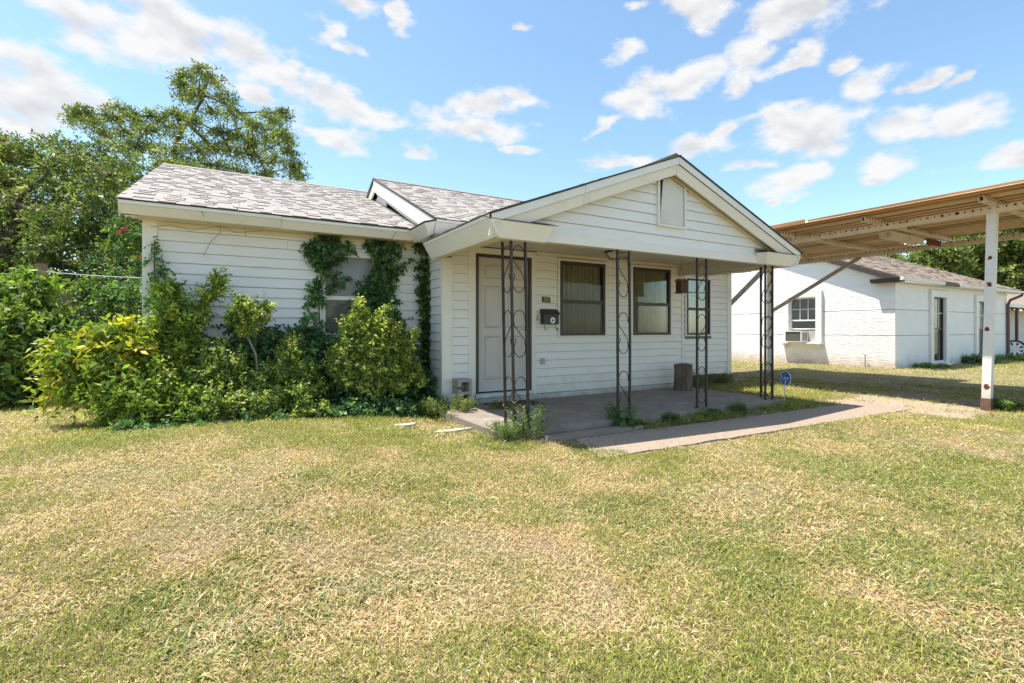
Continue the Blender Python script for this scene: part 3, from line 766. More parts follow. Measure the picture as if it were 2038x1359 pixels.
# rake boards (two lengths per side, slightly out of line as on the house)
def rake(xa, xb, parent, dz0=0, dz1=0, mat=TRIM):
    b = MB(); za, zb = pz(xa)-.05+dz0, pz(xb)-.05+dz1
    b.ext([(xa, PYF-.008, za+.042), (xb, PYF-.008, zb+.042), (xb, PYF-.008, zb-.05), (xa, PYF-.008, za-.05)], (0, .007, 0))
    b.ext([(xa, PYF+.012, za-.052), (xb, PYF+.012, zb-.052), (xb, PYF+.05, zb-.175), (xa, PYF+.05, za-.175)], (0, .02, 0))
    return obj('rake_board', b, mat, parent)


rake(PX0+.02, 3.55, rf3); rake(3.556, PXC-.003, rf3, .004, 0)
rake(PXC+.003, PX1-.03, rf3)
ed = MB(); ed.ext([(PX0-.02, PYF-.020, PEZ-.008), (PXC, PYF-.020, PRZ-.002), (PXC, PYF-.020, PRZ+.016), (PX0-.02, PYF-.020, PEZ+.010)], (0, .02, 0))
ed.ext([(PX1+.02, PYF-.020, PEZR-.008), (PXC, PYF-.020, PRZ-.002), (PXC, PYF-.020, PRZ+.018), (PX1+.02, PYF-.020, PEZR+.010)], (0, .02, 0))
obj('rake_edge', ed, ROOFD, rf3)
# gable wall face with boards, frieze and louvre
YG = 4.66
ZB0, ZB1 = 2.21, 2.232       # beam underside left / right (it sags)
gw = obj('gable_wall', MB().ext([(2.56, YG+.012, 2.33), (7.64, YG+.012, 2.34), (7.4, YG+.012, pz(7.4)-.09), (PXC, YG+.012, PRZ-.09), (2.75, YG+.012, pz(2.75)-.09)], (0, .06, 0)), WALLB, rf3)
def gclip(z):
    k = (PRZ-PEZ)/(PXC-PX0); d = (z+.16-PEZ)/k
    return (max(2.60, PX0+d), min(7.60, PX1-(z+.16-PEZR)/((PRZ-PEZR)/(PX1-PXC))))
VX0, VX1 = 4.90, 5.39
zg = 2.335
def gs():
    z = zg; cache = {}
    while z < PRZ-.32:
        lo, hi = gclip(z+LAP*.55)
        segs = [(lo, hi)]
        if z+LAP*.5 > 2.60: segs = [(lo, VX0-.02), (VX1+.02, hi)]
        for s in segs:
            if s[1]-s[0] < .05: continue
            ln = s[1]-s[0]; sk = .34  # ends cut on the rake
            b = MB(); prof = [(0, 0), (.020, 0), (.006, LAP), (0, LAP)]
            x0a = s[0]-(.17 if s[0] > 2.61 and s[0] == lo else 0); x1a = s[1]+(.17 if s[1] < 7.59 and s[1] == hi else 0)
            x0b = s[0]+(.12 if s[0] == lo and z > 2.36 else 0); x1b = s[1]-(.12 if s[1] == hi and z > 2.36 else 0)
            vs = [(x0a, YG, z), (x0a, YG-.021, z), (x0b, YG-.007, z+LAP-.005), (x0b, YG, z+LAP-.005), (x1a, YG, z), (x1a, YG-.021, z), (x1b, YG-.007, z+LAP-.005), (x1b, YG, z+LAP-.005)]
            b.add(vs, [(0, 3, 2, 1), (4, 5, 6, 7), (0, 1, 5, 4), (1, 2, 6, 5), (2, 3, 7, 6), (3, 0, 4, 7)])
            obj('siding_board', b, SIDING, gw)
        z += LAP
# siding boards are children of the gable wall, itself a child of the roof: keep three levels by hanging it on the house
gw.parent = house; gw.location = -_wl(house)
gs()
fz = MB()
for (xa, xb) in ((PX0+.55, PXC), (PX1-.42, PXC)):
    za, zb = pz(xa)-.085, PRZ-.085
    fz.ext([(xa, YG-.05, za-.0), (xb, YG-.05, zb), (xb, YG-.05, zb-.135), (xa, YG-.05, za-.135)], (0, .026, 0))
    fz.ext([(xa, YG-.057, za-.118), (xb, YG-.057, zb-.118), (xb, YG-.057, zb-.140), (xa, YG-.057, za-.140)], (0, .006, 0))
obj('frieze_board', fz, SOFFIT, gw)
sfm = MB()
for (x_a, x_b) in ((PX0+.4, PXC-.02), (PX1-.3, PXC+.02)):
    n = 9
    for i in range(n):
        a = x_a+(x_b-x_a)*i/n; c = x_a+(x_b-x_a)*(i+.955)/n
        sfm = MB().ext([(a, PYF+.072, pz(a)-.10), (c, PYF+.072, pz(c)-.10), (c, YG-.052, pz(c)-.10), (a, YG-.052, pz(a)-.10)], (0, 0, .012))
        obj('soffit_panel', sfm, SOFFIT, rf3)
obj('soffit_backing', MB().ext([(PX0+.4, PYF+.06, pz(PX0+.4)-.082), (PXC, PYF+.06, PRZ-.082), (PXC, YG+.0, PRZ-.082), (PX0+.4, YG+.0, pz(PX0+.4)-.082)], (0, 0, .01))
    .ext([(PX1-.3, PYF+.06, pz(PX1-.3)-.082), (PXC, PYF+.06, PRZ-.082), (PXC, YG+.0, PRZ-.082), (PX1-.3, YG+.0, pz(PX1-.3)-.082)], (0, 0, .01)), DARKHOLE, rf3)
# gable vent
vt = MB(); vb = 2.612; vtop = lambda x: pz(x)-.235
vt.box(VX0-.022, VX0+.012, YG-.048, YG-.0, vb, vtop(VX0)+.015).box(VX1-.012, VX1+.022, YG-.048, YG, vb, vtop(VX1)+.015).box(VX0-.022, VX1+.022, YG-.050, YG, vb-.03, vb-.001)
v_ = obj('gable_vent', vt, TRIM, house)
obj('vent_recess', MB().ext([(VX0+.012, YG-.006, vb), (VX1-.012, YG-.006, vb), (VX1-.012, YG-.006, vtop(VX1)), (PXC, YG-.006, vtop(PXC)+.08), (VX0+.012, YG-.006, vtop(VX0))], (0, .01, 0)), ROOFD, v_)
rr_ = MB(); n = 24
xbl, xbr, xtl, xtr = VX0+.028, VX1-.022, VX0+.085, VX1-.024
for i in range(n):
    f0, f1 = i/n, (i+.72)/n
    a0_, a1_ = xbl+(xbr-xbl)*f0, xbl+(xbr-xbl)*f1; c0_, c1_ = xtl+(xtr-xtl)*f0, xtl+(xtr-xtl)*f1
    rr_.ext([(a0_, YG-.036, vb+.008), (a1_, YG-.036, vb+.008), (c1_, YG-.036, min(vtop(c1_), vtop(PXC))+.0), (c0_, YG-.036, vtop(c0_))], (0, .008, 0))
rr_.ext([(xbl, YG-.0275, vb+.006), (xbr, YG-.0275, vb+.006), (xtr, YG-.0275, vtop(xtr)), (PXC, YG-.0275, vtop(PXC)), (xtl, YG-.0275, vtop(xtl))], (0, .006, 0))
obj('vent_panel', rr_, TRIM, v_)
# front beam band (sagging), soffit ends and eave returns
bm = MB()
bm.ext([(2.545, YG-.030, ZB0), (7.56, YG-.030, ZB1), (7.56, YG-.030, 2.343), (2.545, YG-.030, 2.333)], (0, .022, 0))
obj('front_beam', bm, TRIM, house)
bm = MB().ext([(2.56, YG-.006, ZB0+.004), (7.54, YG-.006, ZB1+.004), (7.54, YG-.006, 2.33), (2.56, YG-.006, 2.325)], (0, .10, 0))
obj('front_beam', bm, SOFFIT, house)
sb = MB(); sb.ext([(2.545, YG+.10, ZB0), (2.545, YB-.037, 2.235), (2.545, YB-.037, 2.40), (2.545, YG+.10, 2.40)], (.10, 0, 0))
obj('side_beam', sb, SOFFIT, house)
sb = MB(); sb.add([(7.44, YG+.10, ZB1), (7.58, YG+.10, ZB1), (7.62, YB-.04, 2.245), (7.50, YB-.04, 2.245), (7.44, YG+.10, 2.46), (7.58, YG+.10, 2.46), (7.62, YB-.04, 2.46), (7.50, YB-.04, 2.46)],
                  [(0, 3, 2, 1), (4, 5, 6, 7), (0, 1, 5, 4), (1, 2, 6, 5), (2, 3, 7, 6), (3, 0, 4, 7)])
obj('side_beam', sb, CEILM, house)
# returns
def ret(x_out, x_in, sgn, ztop, zbot, parent):
    # x_out: outer top corner, slants in to x_out+sgn*.11 at the bottom
    xo, xi = x_out, x_in
    b = MB()
    vs = [(xo, PYF, ztop), (xi, PYF, ztop), (xi-sgn*.06, PYF+.075, zbot), (xo+sgn*.10, PYF+.075, zbot),
          (xo, YG-.034, ztop), (xi+sgn*.05, YG-.034, ztop), (xi-sgn*.02, YG-.034, zbot), (xo+sgn*.10, YG-.034, zbot)]
    b.add(vs, [(0, 1, 2, 3), (4, 7, 6, 5), (0, 4, 5, 1), (3, 2, 6, 7), (0, 3, 7, 4), (1, 5, 6, 2)])
    obj('eave_return', b, TRIM, parent)
    c = MB(); c.ext([(xo-sgn*.015, PYF-.012, ztop+.002), (xi+sgn*.05, PYF-.012, ztop+.002), (xi+sgn*.06, YG-.02, ztop+.06), (xo-sgn*.015, YG-.02, ztop+.06)], (0, 0, .006))
    obj('return_cap', c, ROOFD, parent)


ret(PX0, 3.12, 1, 2.355, 2.185, rf3)
ret(PX1, 7.02, -1, 2.385, 2.215, rf3)
# side eaves of the porch roof
b = MB(); b.ext([(PX0-.0, PYF, PEZ-.045), (PX0+.105, PYF+.0, 2.185), (PX0+.125, PYF, 2.185), (PX0+.03, PYF, PEZ-.045)], (0, PYB-PYF, 0))
b.ext([(PX0-.012, PYF, PEZ-.005), (PX0-.006, PYF, PEZ-.043), (PX0+.05, PYF, PEZ-.043), (PX0+.05, PYF, PEZ-.005)], (0, PYB-PYF, 0))
obj('fascia_board', b, TRIM, rf3)
b = MB(); b.ext([(PX1, PYF, PEZR-.045), (PX1-.105, PYF, 2.215), (PX1-.125, PYF, 2.215), (PX1-.03, PYF, PEZR-.045)], (0, PYB-PYF, 0))
obj('fascia_board', b, TRIM, rf3)
obj('soffit', MB().box(PX0+.12, 2.545, PYF+.08, PYB, 2.195, 2.203), SOFFIT, rf3)
obj('soffit', MB().box(7.62, PX1-.12, PYF+.08, PYB, 2.225, 2.233), SOFFIT, rf3)
# porch ceiling of narrow boards
cl = obj('porch_ceiling', MB().box(2.6, 7.55, YG+.10, YB-.04, 2.468, 2.48), CEILM, house)
n = 16; wdt = (YB-.04-YG-.10)/n
for i in range(n):
    y0 = YG+.10+i*wdt
    obj('ceiling_board', MB().box(2.645, 7.50, y0+.003, y0+wdt-.004, 2.455, 2.4675), CEILM, cl)
obj('crown_trim', MB().box(4.24, 7.50, YB-.045, YB-.022, 2.40, 2.452), SOFFIT, cl)

# ---- wrought iron corner columns
def scroll_pts(h0):
    """one S scroll .52 m high, local x across the bay of .19 m, z up from h0"""
    P = []; r = .077; cx = 0
    zt, zb = h0+.52-r*1.25, h0+r*1.25
    for i in range(0, 13):
        th = math.radians(-20+i*(200/12)); P.append((cx+r*math.cos(th), zt+r*1.25*math.sin(th)))
    P += [(-.070, zt-.07), (.060, zb+.10)]
    for i in range(0, 15):
        th = math.radians(10-i*(215/14)); P.append((cx+r*math.cos(th), zb+r*1.25*math.sin(th)))
    P.append((-.052, zb+.075)); P.append((-.06, zb+.11))
    return P


def bay(colo, p0, p1, top, flip=1, lean=(0, 0), levels=(.045, .80, 1.60)):
    d = (Vector(p1)-Vector(p0)); L_ = d.length; d.normalize(); c = (Vector(p0)+Vector(p1))/2
    H = top-SLAB_Z
    for lv in (.06, .80, 1.52):
        b = MB(); pts = []
        for (sx, sz) in scroll_pts(SLAB_Z+lv):
            k = (sz-SLAB_Z)/H
            q = c+d*(sx*flip*L_/.19); pts.append((q.x+lean[0]*k, q.y+lean[1]*k, sz))
        b.tube(pts, .0055, 5); obj('scroll', b, IRON, colo, smooth=True)


def column(legs, bays, top, lean=(0, 0), bow=0):
    c0 = legs[0]
    co = obj('porch_column', MB().box(c0[0]-.03, c0[0]+.03, c0[1]-.03, c0[1]+.03, SLAB_Z, SLAB_Z+.008), IRON, house)
    for (x, y) in legs:
        b = MB(); s = .0125; n = 8; vs = []
        for i in range(n+1):
            k = i/n; dx = lean[0]*k+bow*math.sin(PI*k)*(1 if (x, y) == legs[-1] else 0); dy = lean[1]*k; z = SLAB_Z+(top-SLAB_Z)*k
            vs += [(x-s+dx, y-s+dy, z), (x+s+dx, y-s+dy, z), (x+s+dx, y+s+dy, z), (x-s+dx, y+s+dy, z)]
        fs = [(i*4+j, i*4+(j+1) % 4, i*4+4+(j+1) % 4, i*4+4+j) for i in range(n) for j in range(4)]+[(3, 2, 1, 0), (n*4, n*4+1, n*4+2, n*4+3)]
        obj('column_leg', b.add(vs, fs), IRON, co)
    for (i, j, fl) in bays:
        bay(co, (*legs[i], 0), (*legs[j], 0), top, fl, lean)
    return co


column([(2.735, 4.69), (2.92, 4.69), (2.735, 4.885)], [(0, 1, 1), (0, 2, 1)], 2.212, lean=(-.042, 0))
column([(4.24, 4.68), (4.435, 4.68)], [(0, 1, 1)], 2.216, lean=(-.01, 0), bow=.012)
column([(5.72, 4.69), (5.915, 4.69)], [(0, 1, -1)], 2.222, lean=(.004, 0))
column([(7.49, 4.69), (7.305, 4.69), (7.49, 4.885)], [(0, 1, 1), (0, 2, 1)], 2.23)

# ------------------------------------------------------------------ small things on and around the porch
mbx = thing('mailbox', 'black cast wall mailbox with round silver emblem and newspaper hooks', 'mailbox', (4.46, YB-.02, 1.22))
Y0 = YB-.022
obj('body', MB().box(4.325, 4.615, Y0-.10, Y0, 1.30, 1.47), BLACKM, mbx)
obj('lid', MB().ext([(4.315, Y0-.112, 1.455), (4.315, Y0-.118, 1.475), (4.315, Y0-.02, 1.545), (4.315, Y0, 1.545), (4.315, Y0, 1.472)], (.31, 0, 0)), BLACKM, mbx)
for hx in (4.345, 4.565):
    obj('hook', MB().tube([(hx, Y0-.08, 1.30), (hx, Y0-.08, 1.235), (hx+.006, Y0-.095, 1.215), (hx+.02, Y0-.115, 1.212), (hx+.03, Y0-.125, 1.23)], .006, 6), BLACKM, mbx)
em = MB(); em.tube([(4.49, Y0-.100, 1.362), (4.49, Y0-.108, 1.362)], .046, 20)
e_ = obj('emblem', em, METALK, mbx)
em = MB()
for k in range(8):
    a = k*PI/4; em.box(4.49+.024*math.cos(a)-.006, 4.49+.024*math.cos(a)+.006, Y0-.112, Y0-.108, 1.362+.024*math.sin(a)-.006, 1.362+.024*math.sin(a)+.006)
em.tube([(4.49, Y0-.108, 1.362), (4.49, Y0-.114, 1.362)], .012, 10)
obj('emblem_relief', em, BLACKM, e_)

pq = thing('house_number_plaque', 'small brown house number plaque reading 3518 above the mailbox', 'house number', (4.43, YB-.022, 1.65))
obj('plate', MB().ext([(4.352, YB-.032, 1.652), (4.352, YB-.032, 1.745), (4.508, YB-.032, 1.738), (4.508, YB-.032, 1.645)], (0, .010, 0)), PLAQ, pq)
text('3518', 'digit', .098, TAN, pq, Matrix.Translation((4.431, YB-.034, 1.694)) @ Matrix.Rotation(math.radians(2.2), 4, 'Y') @ Matrix.Rotation(PI/2, 4, 'X') @ Matrix.Diagonal((.72, 1, 1, 1)), .001, .0012)

cb = thing('cinder_block', 'grey concrete block standing on end against the narrow siding left of the door', 'concrete block', (2.93, 6.40, SLAB_Z))
bx0, bx1, by0, by1 = 2.80, 3.00, 6.34, 6.54
b = MB(); z0 = SLAB_Z
b.box(bx0, bx0+.04, by0, by1, z0, z0+.26).box(bx0-.012, bx0+.04, by0, by1, z0+.30, z0+.40).box(bx1-.038, bx1, by0, by1, z0, z0+.40)
for (za, zb) in ((0, .035), (.185, .225), (.36, .40)): b.box(bx0+.04, bx1-.038, by0, by1, z0+za, z0+zb)
b.box(bx0+.0, bx0+.04, by1-.03, by1, z0+.26, z0+.30)
obj('block', b, CINDER, cb)
b = MB().box(bx0+.04, bx1-.038, by1-.02, by1-.001, z0+.035, z0+.36)
obj('block_face', b, CINDER, cb)

st = thing('log_stump', 'upright sawn log stump with rough bark at the right end of the porch', 'log', (7.2, 6.2, SLAB_Z))
b = MB(); n = 28; vs = []; r_ = random.Random(5)
jr = [r_.uniform(-.012, .012) for _ in range(n)]
for k, z in enumerate((0, .12, .25, .38, .475)):
    for j in range(n):
        th = 2*PI*j/n; q = .152+jr[j]+.010*math.sin(3*th+k*.2)+(.008 if k in (0, 4) else 0)+.006*math.sin(9*th+k)
        vs.append((7.2+q*math.cos(th), 6.2+q*math.sin(th), SLAB_Z+z+(.012*math.sin(th*2) if k == 4 else 0)))
b.add(vs, [(k*n+j, k*n+(j+1) % n, (k+1)*n+(j+1) % n, (k+1)*n+j) for k in range(4) for j in range(n)])
obj('bark', b, LOGB, st)
b = MB().add([vs[4*n+j] for j in range(n)], [tuple(range(n))])
obj('cut_end', b, LOGT, st)

o = obj('door_mat', MB().ext([(3.28, 6.08, SLAB_Z), (4.06, 6.06, SLAB_Z), (4.05, 6.50, SLAB_Z), (3.27, 6.50, SLAB_Z)], (0, 0, .012)), MAT)
recenter(tag(o, 'thin dark rubber mat lying before the front door', 'door mat'))

lt = thing('ceiling_light', 'square black and glass lantern fixed under the porch ceiling', 'porch light', (5.30, 5.9, 2.30))
cx, cy = 5.30, 5.85
obj('canopy_plate', MB().box(cx-.15, cx+.15, cy-.15, cy+.15, 2.425, 2.455), BLACKM, lt)
b = MB(); t_, l_ = .135, .095
T = [(cx-t_, cy-t_), (cx+t_, cy-t_), (cx+t_, cy+t_), (cx-t_, cy+t_)]; B_ = [(cx-l_, cy-l_), (cx+l_, cy-l_), (cx+l_, cy+l_), (cx-l_, cy+l_)]
for i in range(4):
    b.tube([(*T[i], 2.425), (*B_[i], 2.325)], .007, 4); b.tube([(*B_[i], 2.325), (*B_[(i+1) % 4], 2.325)], .007, 4)
    m0 = ((T[i][0]+T[(i+1) % 4][0])/2, (T[i][1]+T[(i+1) % 4][1])/2)
obj('cage', b, BLACKM, lt)
for i in range(4):
    j = (i+1) % 4
    obj('glass_pane', MB().add([(*T[i], 2.424), (*T[j], 2.424), (*B_[j], 2.327), (*B_[i], 2.327)], [(0, 1, 2, 3)]), LAMPG, lt)
obj('glass_pane', MB().add([(*B_[0], 2.323), (*B_[1], 2.323), (*B_[2], 2.323), (*B_[3], 2.323)], [(0, 1, 2, 3)]), LAMPG, lt)
obj('bulb', MB().tube([(cx, cy, 2.425), (cx, cy, 2.40), (cx, cy, 2.37), (cx, cy, 2.345), (cx, cy, 2.335)], [.014, .02, .03, .024, .008], 10), WHITE, lt, smooth=True)

hp = thing('hanging_feeder', 'dark wooden box with orange lid hanging on wires from the porch ceiling', 'bird feeder', (6.98, 6.05, 1.85))
hx, hy = 6.99, 6.07
obj('box', MB().box(hx-.075, hx+.075, hy-.06, hy+.06, 1.88, 2.07), WOODR, hp)
obj('lid', MB().ext([(hx-.09, hy-.08, 2.072), (hx-.09, hy+.08, 2.072), (hx-.09, hy+.04, 2.11), (hx-.09, hy-.04, 2.11)], (.18, 0, 0)), WOODT, hp)
obj('tray', MB().box(hx-.09, hx+.09, hy-.08, hy+.08, 1.862, 1.879), WOODR, hp)
obj('wire', MB().tube([(hx-.07, hy, 2.08), (hx, hy, 2.33)], .003, 4).tube([(hx+.07, hy, 2.08), (hx, hy, 2.33)], .003, 4).tube([(hx, hy, 2.32), (hx-.012, hy, 2.38), (hx+.012, hy, 2.43), (hx, hy, 2.455)], .003, 4), BLACKM, hp)

# yard sign
ys = thing('yard_sign', 'round blue sign reading Live with white rim on a thin leaning stake', 'yard sign', (7.66, 4.60, .0))
p_ = Vector((-.377, -.926, 0)).normalized(); nz = Vector((p_.y, -p_.x, 0)); up = Vector((.03, 0, 1)).normalized(); sc = Vector((7.70, 4.60, .435))
def disc(r0, z_off, th, n=40, sx=1.0):
    b = MB(); vs = [sc+nz*z_off+p_*(r0*sx*math.cos(2*PI*i/n))+up*(r0*math.sin(2*PI*i/n)) for i in range(n)]; b.ext(vs, nz*th); return b
obj('sign_plate', disc(.118, 0, .004), WHITE, ys)
obj('sign_face', disc(.108, .0045, .0012), BLUE, ys)
RM = Matrix((p_, up, nz)).transposed().to_4x4()
text('Live', 'letter', .088, WHITE, ys, Matrix.Translation(sc+nz*.0065+up*.008) @ RM, .0006, .0018)
b = MB()
def bar(cu, cv, w_, h_): b.ext([sc+nz*.0062+p_*(cu-w_/2)+up*(cv-h_/2), sc+nz*.0062+p_*(cu+w_/2)+up*(cv-h_/2), sc+nz*.0062+p_*(cu+w_/2)+up*(cv+h_/2), sc+nz*.0062+p_*(cu-w_/2)+up*(cv+h_/2)], nz*.0006)
bar(0, .068, .05, .006)
for i in range(7): bar(-.06+i*.02, -.046, .013, .006)
obj('sign_bars', b, WHITE, ys)
obj('stake', MB().tube([(7.64, 4.60, -.05), (7.68, 4.602, .33), tuple(sc-nz*.004)], .007, 6), POSTM, ys)

for (x, y, rx, ry, sd_) in ((1.78, 5.62, .17, .07, 1), (2.22, 5.22, .24, .06, 2)):
    r_ = random.Random(sd_); zb = float(ground_z(x, y)); pts = []
    for i in range(14):
        th = 2*PI*i/14; q = r_.uniform(.8, 1.1); pts.append((x+rx*q*math.cos(th), y+ry*q*math.sin(th), zb-.02))
    o = obj('flat_stone', MB().ext(pts, (0, 0, .055)), STONE)
    recenter(tag(o, ('shorter pale flat stone in the lawn nearer the bushes' if sd_ == 1 else 'longer pale flat stone in the lawn nearer the porch column'), 'stone', 'flat stones in the lawn'))
o = obj('fallen_leaf', MB().add([(1.03, 4.68, .10), (1.10, 4.74, .125), (1.17, 4.70, .11), (1.10, 4.66, .135), (1.05, 4.73, .14)], [(0, 1, 3), (1, 2, 3), (0, 4, 1)]), HOSE)
recenter(tag(o, 'small curled black leaf lying on the lawn left of the flat stones', 'leaf'))

# ------------------------------------------------------------------ carport
cpt = thing('carport', 'rusty flat metal carport with ribbed roof, channel beams and white steel posts', 'carport', (11.7, 4.2, 0))
CX0, CX1, CYN, CYF = 9.24, 13.50, -.55, 9.6
RZC = 3.19   # roof sheet height
def ribs(x0, x1, y0, y1, zfun, name='roof_sheet'):
    b = MB(); pitch = .215; xs = []; x = x0
    prof = [(0, 0), (.060, 0), (.082, .042), (.140, .042), (.162, 0)]
    pts = []
    while x < x1:
        for (dx, dz) in prof:
            if x+dx <= x1: pts.append((x+dx, dz))
        x += pitch
    pts.append((x1, 0)); th = .0025
    vs = []
    for y in (y0, (y0+y1)/2, y1):
        for (px_, dz) in pts: vs.append((px_, y, zfun(px_, y)+dz))
    n = len(pts)
    fs = [(k*n+i, k*n+i+1, (k+1)*n+i+1, (k+1)*n+i) for k in range(2) for i in range(n-1)]
    o_ = len(vs); vs += [(v[0], v[1], v[2]+th) for v in vs]
    fs += [tuple(i+o_ for i in f)[::-1] for f in fs[:]]
    for k in (0, 2):
        fs += [(k*n+i, k*n+i+1, o_+k*n+i+1, o_+k*n+i) for i in range(n-1)]
    r_ = random.Random(int(x0*31)); segm = []
    for i in range(n-1): segm.append(r_.choices((0, 1, 2), (6, 2, 2))[0])  # tan, rust and dark strips at random; the dark ones paint rib shading
    for q, f in enumerate(fs): b.add([], []) 
    o0 = len(b.v); b.v += [tuple(v) for v in vs]
    for f in fs: b.f.append(tuple(i+o0 for i in f)); b.m.append(segm[(f[0] % n) % (n-1)])
    return b
zf = lambda x, y: RZC+(x-9.24)*.004
xx = CX0
while xx < CX1-.1:
    w_ = min(.915, CX1-xx); obj('roof_sheet', ribs(xx, xx+w_-.004, CYN, CYF, lambda x, y, k=random.uniform(-.004, .004): zf(x, y)+k), [CSHEET, CSHR, CSHD], cpt); xx += .915
obj('roof_sheet', ribs(CX1+.0, 14.40, 5.35, CYF, lambda x, y: zf(x, y)-.004), [CSHEET, CSHR, CSHD], cpt)
obj('edge_trim', MB().box(CX0-.02, CX0-.001, CYN, 5.1, RZC+.005, RZC+.038), CSHR, cpt)
obj('edge_trim', MB().box(CX0-.03, CX0-.004, 5.15, CYF, RZC+.0, RZC+.06), CSHR, cpt)
obj('edge_trim', MB().box(14.40, 14.42, 5.35, CYF, RZC-.09, RZC+.03), CSHEET, cpt)
def channel(p, q, h, wd, parent, name, mat, bolts=.095, side=-1):
    """C channel between two points: web, two flanges, bolt heads along the top"""
    p, q = Vector(p), Vector(q); d = (q-p); L_ = d.length; d.normalize(); s = Vector((0, 0, 1)); x = d.cross(s).normalized()
    def bx(a0, a1, z0, z1, b_): b_.ext([p+x*a0+s*z0, p+x*a1+s*z0, p+x*a1+s*z1, p+x*a0+s*z1], d*L_)
    b = MB(); bx(-wd/2, -wd/2+.006, 0, h, b); bx(-wd/2+.006, wd/2, 0, .006, b); bx(-wd/2+.006, wd/2, h-.006, h, b); bx(wd/2-.006, wd/2, .006, h-.006, b)
    o_ = obj(name, b, mat, parent)
    if bolts:
        b = MB(); k = bolts/2; r_ = random.Random(int(p.x*7+p.y))
        while k < L_:
            for sg in (-1, 1):
                c = p+d*k+x*(sg*(wd/2+.002))+s*(h-.026); e = r_.uniform(.6, 1.3)*(1.0 if r_.random() > .12 else 1.8)
                b.ext([c-d*.013*e-s*.009*e, c+d*.013*e-s*.011*e, c+d*.012*e+s*.010*e, c-d*.010*e+s*.012*e], x*sg*.006)
            k += bolts
        obj('bolt_heads', b, DARKHOLE, o_)['kind'] = 'stuff'
    return o_
BZ = 2.975
channel((10.05, CYN+.2, BZ), (10.05, CYF-.2, BZ), .105, .075, cpt, 'main_beam', CARP)
channel((13.30, CYN+.2, BZ), (13.30, CYF-.2, BZ), .105, .075, cpt, 'main_beam', CARP)
for y in (-.2, 1.2, 2.78, 4.32, 5.80, 7.3, 8.8):
    channel((9.50, y, BZ+.108), (13.45, y+.06, BZ+.108), .085, .06, cpt, 'cross_beam', CARP, .11)
def post(x, y, lean, top, label=None, rust=()):
    b = MB(); s = .052
    vs = []
    for k in (0, .5, 1):
        z = -.05+(top+.05)*k; dx, dy = lean[0]*k, lean[1]*k; ss = s*(1+.06*k)
        vs += [(x-ss+dx, y-ss+dy, z), (x+ss+dx, y-ss+dy, z), (x+ss+dx, y+ss+dy, z), (x-ss+dx, y+ss+dy, z)]
    b.add(vs, [(i*4+j, i*4+(j+1) % 4, i*4+4+(j+1) % 4, i*4+4+j) for i in range(2) for j in range(4)]+[(3, 2, 1, 0), (8, 9, 10, 11)])
    o_ = obj('post', b, POSTM, cpt)
    for (zc, r0, yy) in rust:
        k = zc/top; b = MB(); n = 13; r_ = random.Random(int(zc*100)); pts = []
        for i in range(n):
            th = 2*PI*i/n; q = r0*r_.uniform(.65, 1.2)
            pts.append((x-s*(1+.06*k)-.003+lean[0]*k, y+yy+lean[1]*k+q*math.cos(th)*.8, zc+q*math.sin(th)))
        b.ext(pts, (.003, 0, 0)); obj('rust_patch', b, RUST, o_)
    return o_
pp = post(10.0, 2.86, (.06, -.05), BZ, rust=((2.30, .03, .0), (1.90, .038, .0), (1.22, .035, .01), (.34, .045, -.005)))
obj('rusted_foot', MB().box(9.942, 10.058, 2.80, 2.918, -.02, .17), pm('rusty_foot', (.20, .12, .08), (.12, .06, .035), 12, .9), pp)

post(13.30, 2.86, (0, 0), BZ); post(13.30, 8.4, (0, 0), BZ); post(10.05, 8.4, (0, 0), BZ)
for (x, y1, z1) in ((13.30, 8.36, 1.72), (10.05, 8.36, .90)):
    p = Vector((x, y1, z1)); q = Vector((x, 6.05, BZ-.01 if x > 11 else 2.2)); q = Vector((x, 6.1 if x > 11 else 5.95, BZ-.005))
    d = (q-p).normalized(); sx = Vector((.03, 0, 0)); sz = d.cross(Vector((1, 0, 0))).normalized()*.042
    obj('brace', MB().ext([p-sx-sz, p+sx-sz, p+sx+sz, p-sx+sz], q-p), GALV, cpt)
b = MB().ext([(10.75, 4.40, 2.955), (10.72, 4.40, 3.06), (10.72, 4.63, 3.06), (10.75, 4.60, 2.955)], (1.45, .04, 0))
fl = obj('light_trough', b, CARP); tag(fl, 'long pale metal light trough under the carport roof between the beams', 'light fixture'); recenter(fl)
obj('rust_plate', MB().box(12.35, 13.0, 4.44, 4.455, 2.96, 3.08), RUST, cpt)

# ------------------------------------------------------------------ neighbour house
NX, NY = 17.75, 7.18
nh = thing('neighbour_house', 'white stucco bungalow with brown shingle roof beyond the carport', 'house', (22, 10, 0))
NW = (9.50, 10.45, .79, 2.35)     # y0 y1 z0 z1 window on the gable end
def wall_y(x0, x1, ylo, yhi, z0, z1, hole, nm='wall_panel'):
    b = MB(); ys = sorted({ylo, yhi, *( [hole[0], hole[1]] if hole else [])}); zs = sorted({z0, z1, *([max(z0, min(z1, hole[2])), max(z0, min(z1, hole[3]))] if hole else [])})
    for i in range(len(ys)-1):
        for j in range(len(zs)-1):
            cy, cz = (ys[i]+ys[i+1])/2, (zs[j]+zs[j+1])/2
            if hole and hole[0] < cy < hole[1] and hole[2] < cz < hole[3]: continue
            b.box(x0, x1, ys[i], ys[i+1], zs[j], zs[j+1])
    return b
nwl = obj('wall', MB().ext([(NX+.02, NY+.16, -.05), (NX+.02, 17.4, -.05), (NX+.02, 17.4, 2.7), (NX+.02, 12.3, 4.75), (NX+.02, NY+.16, 2.7)], (.001, 0, 0)), DARKHOLE, nh)
nwl.data.clear_geometry(); nb_ = MB().box(NX+.018, NX+.02, NY+.16, 9.4, 0, 2.7); _m = nb_.mesh('wall', DARKHOLE); nwl.data = _m
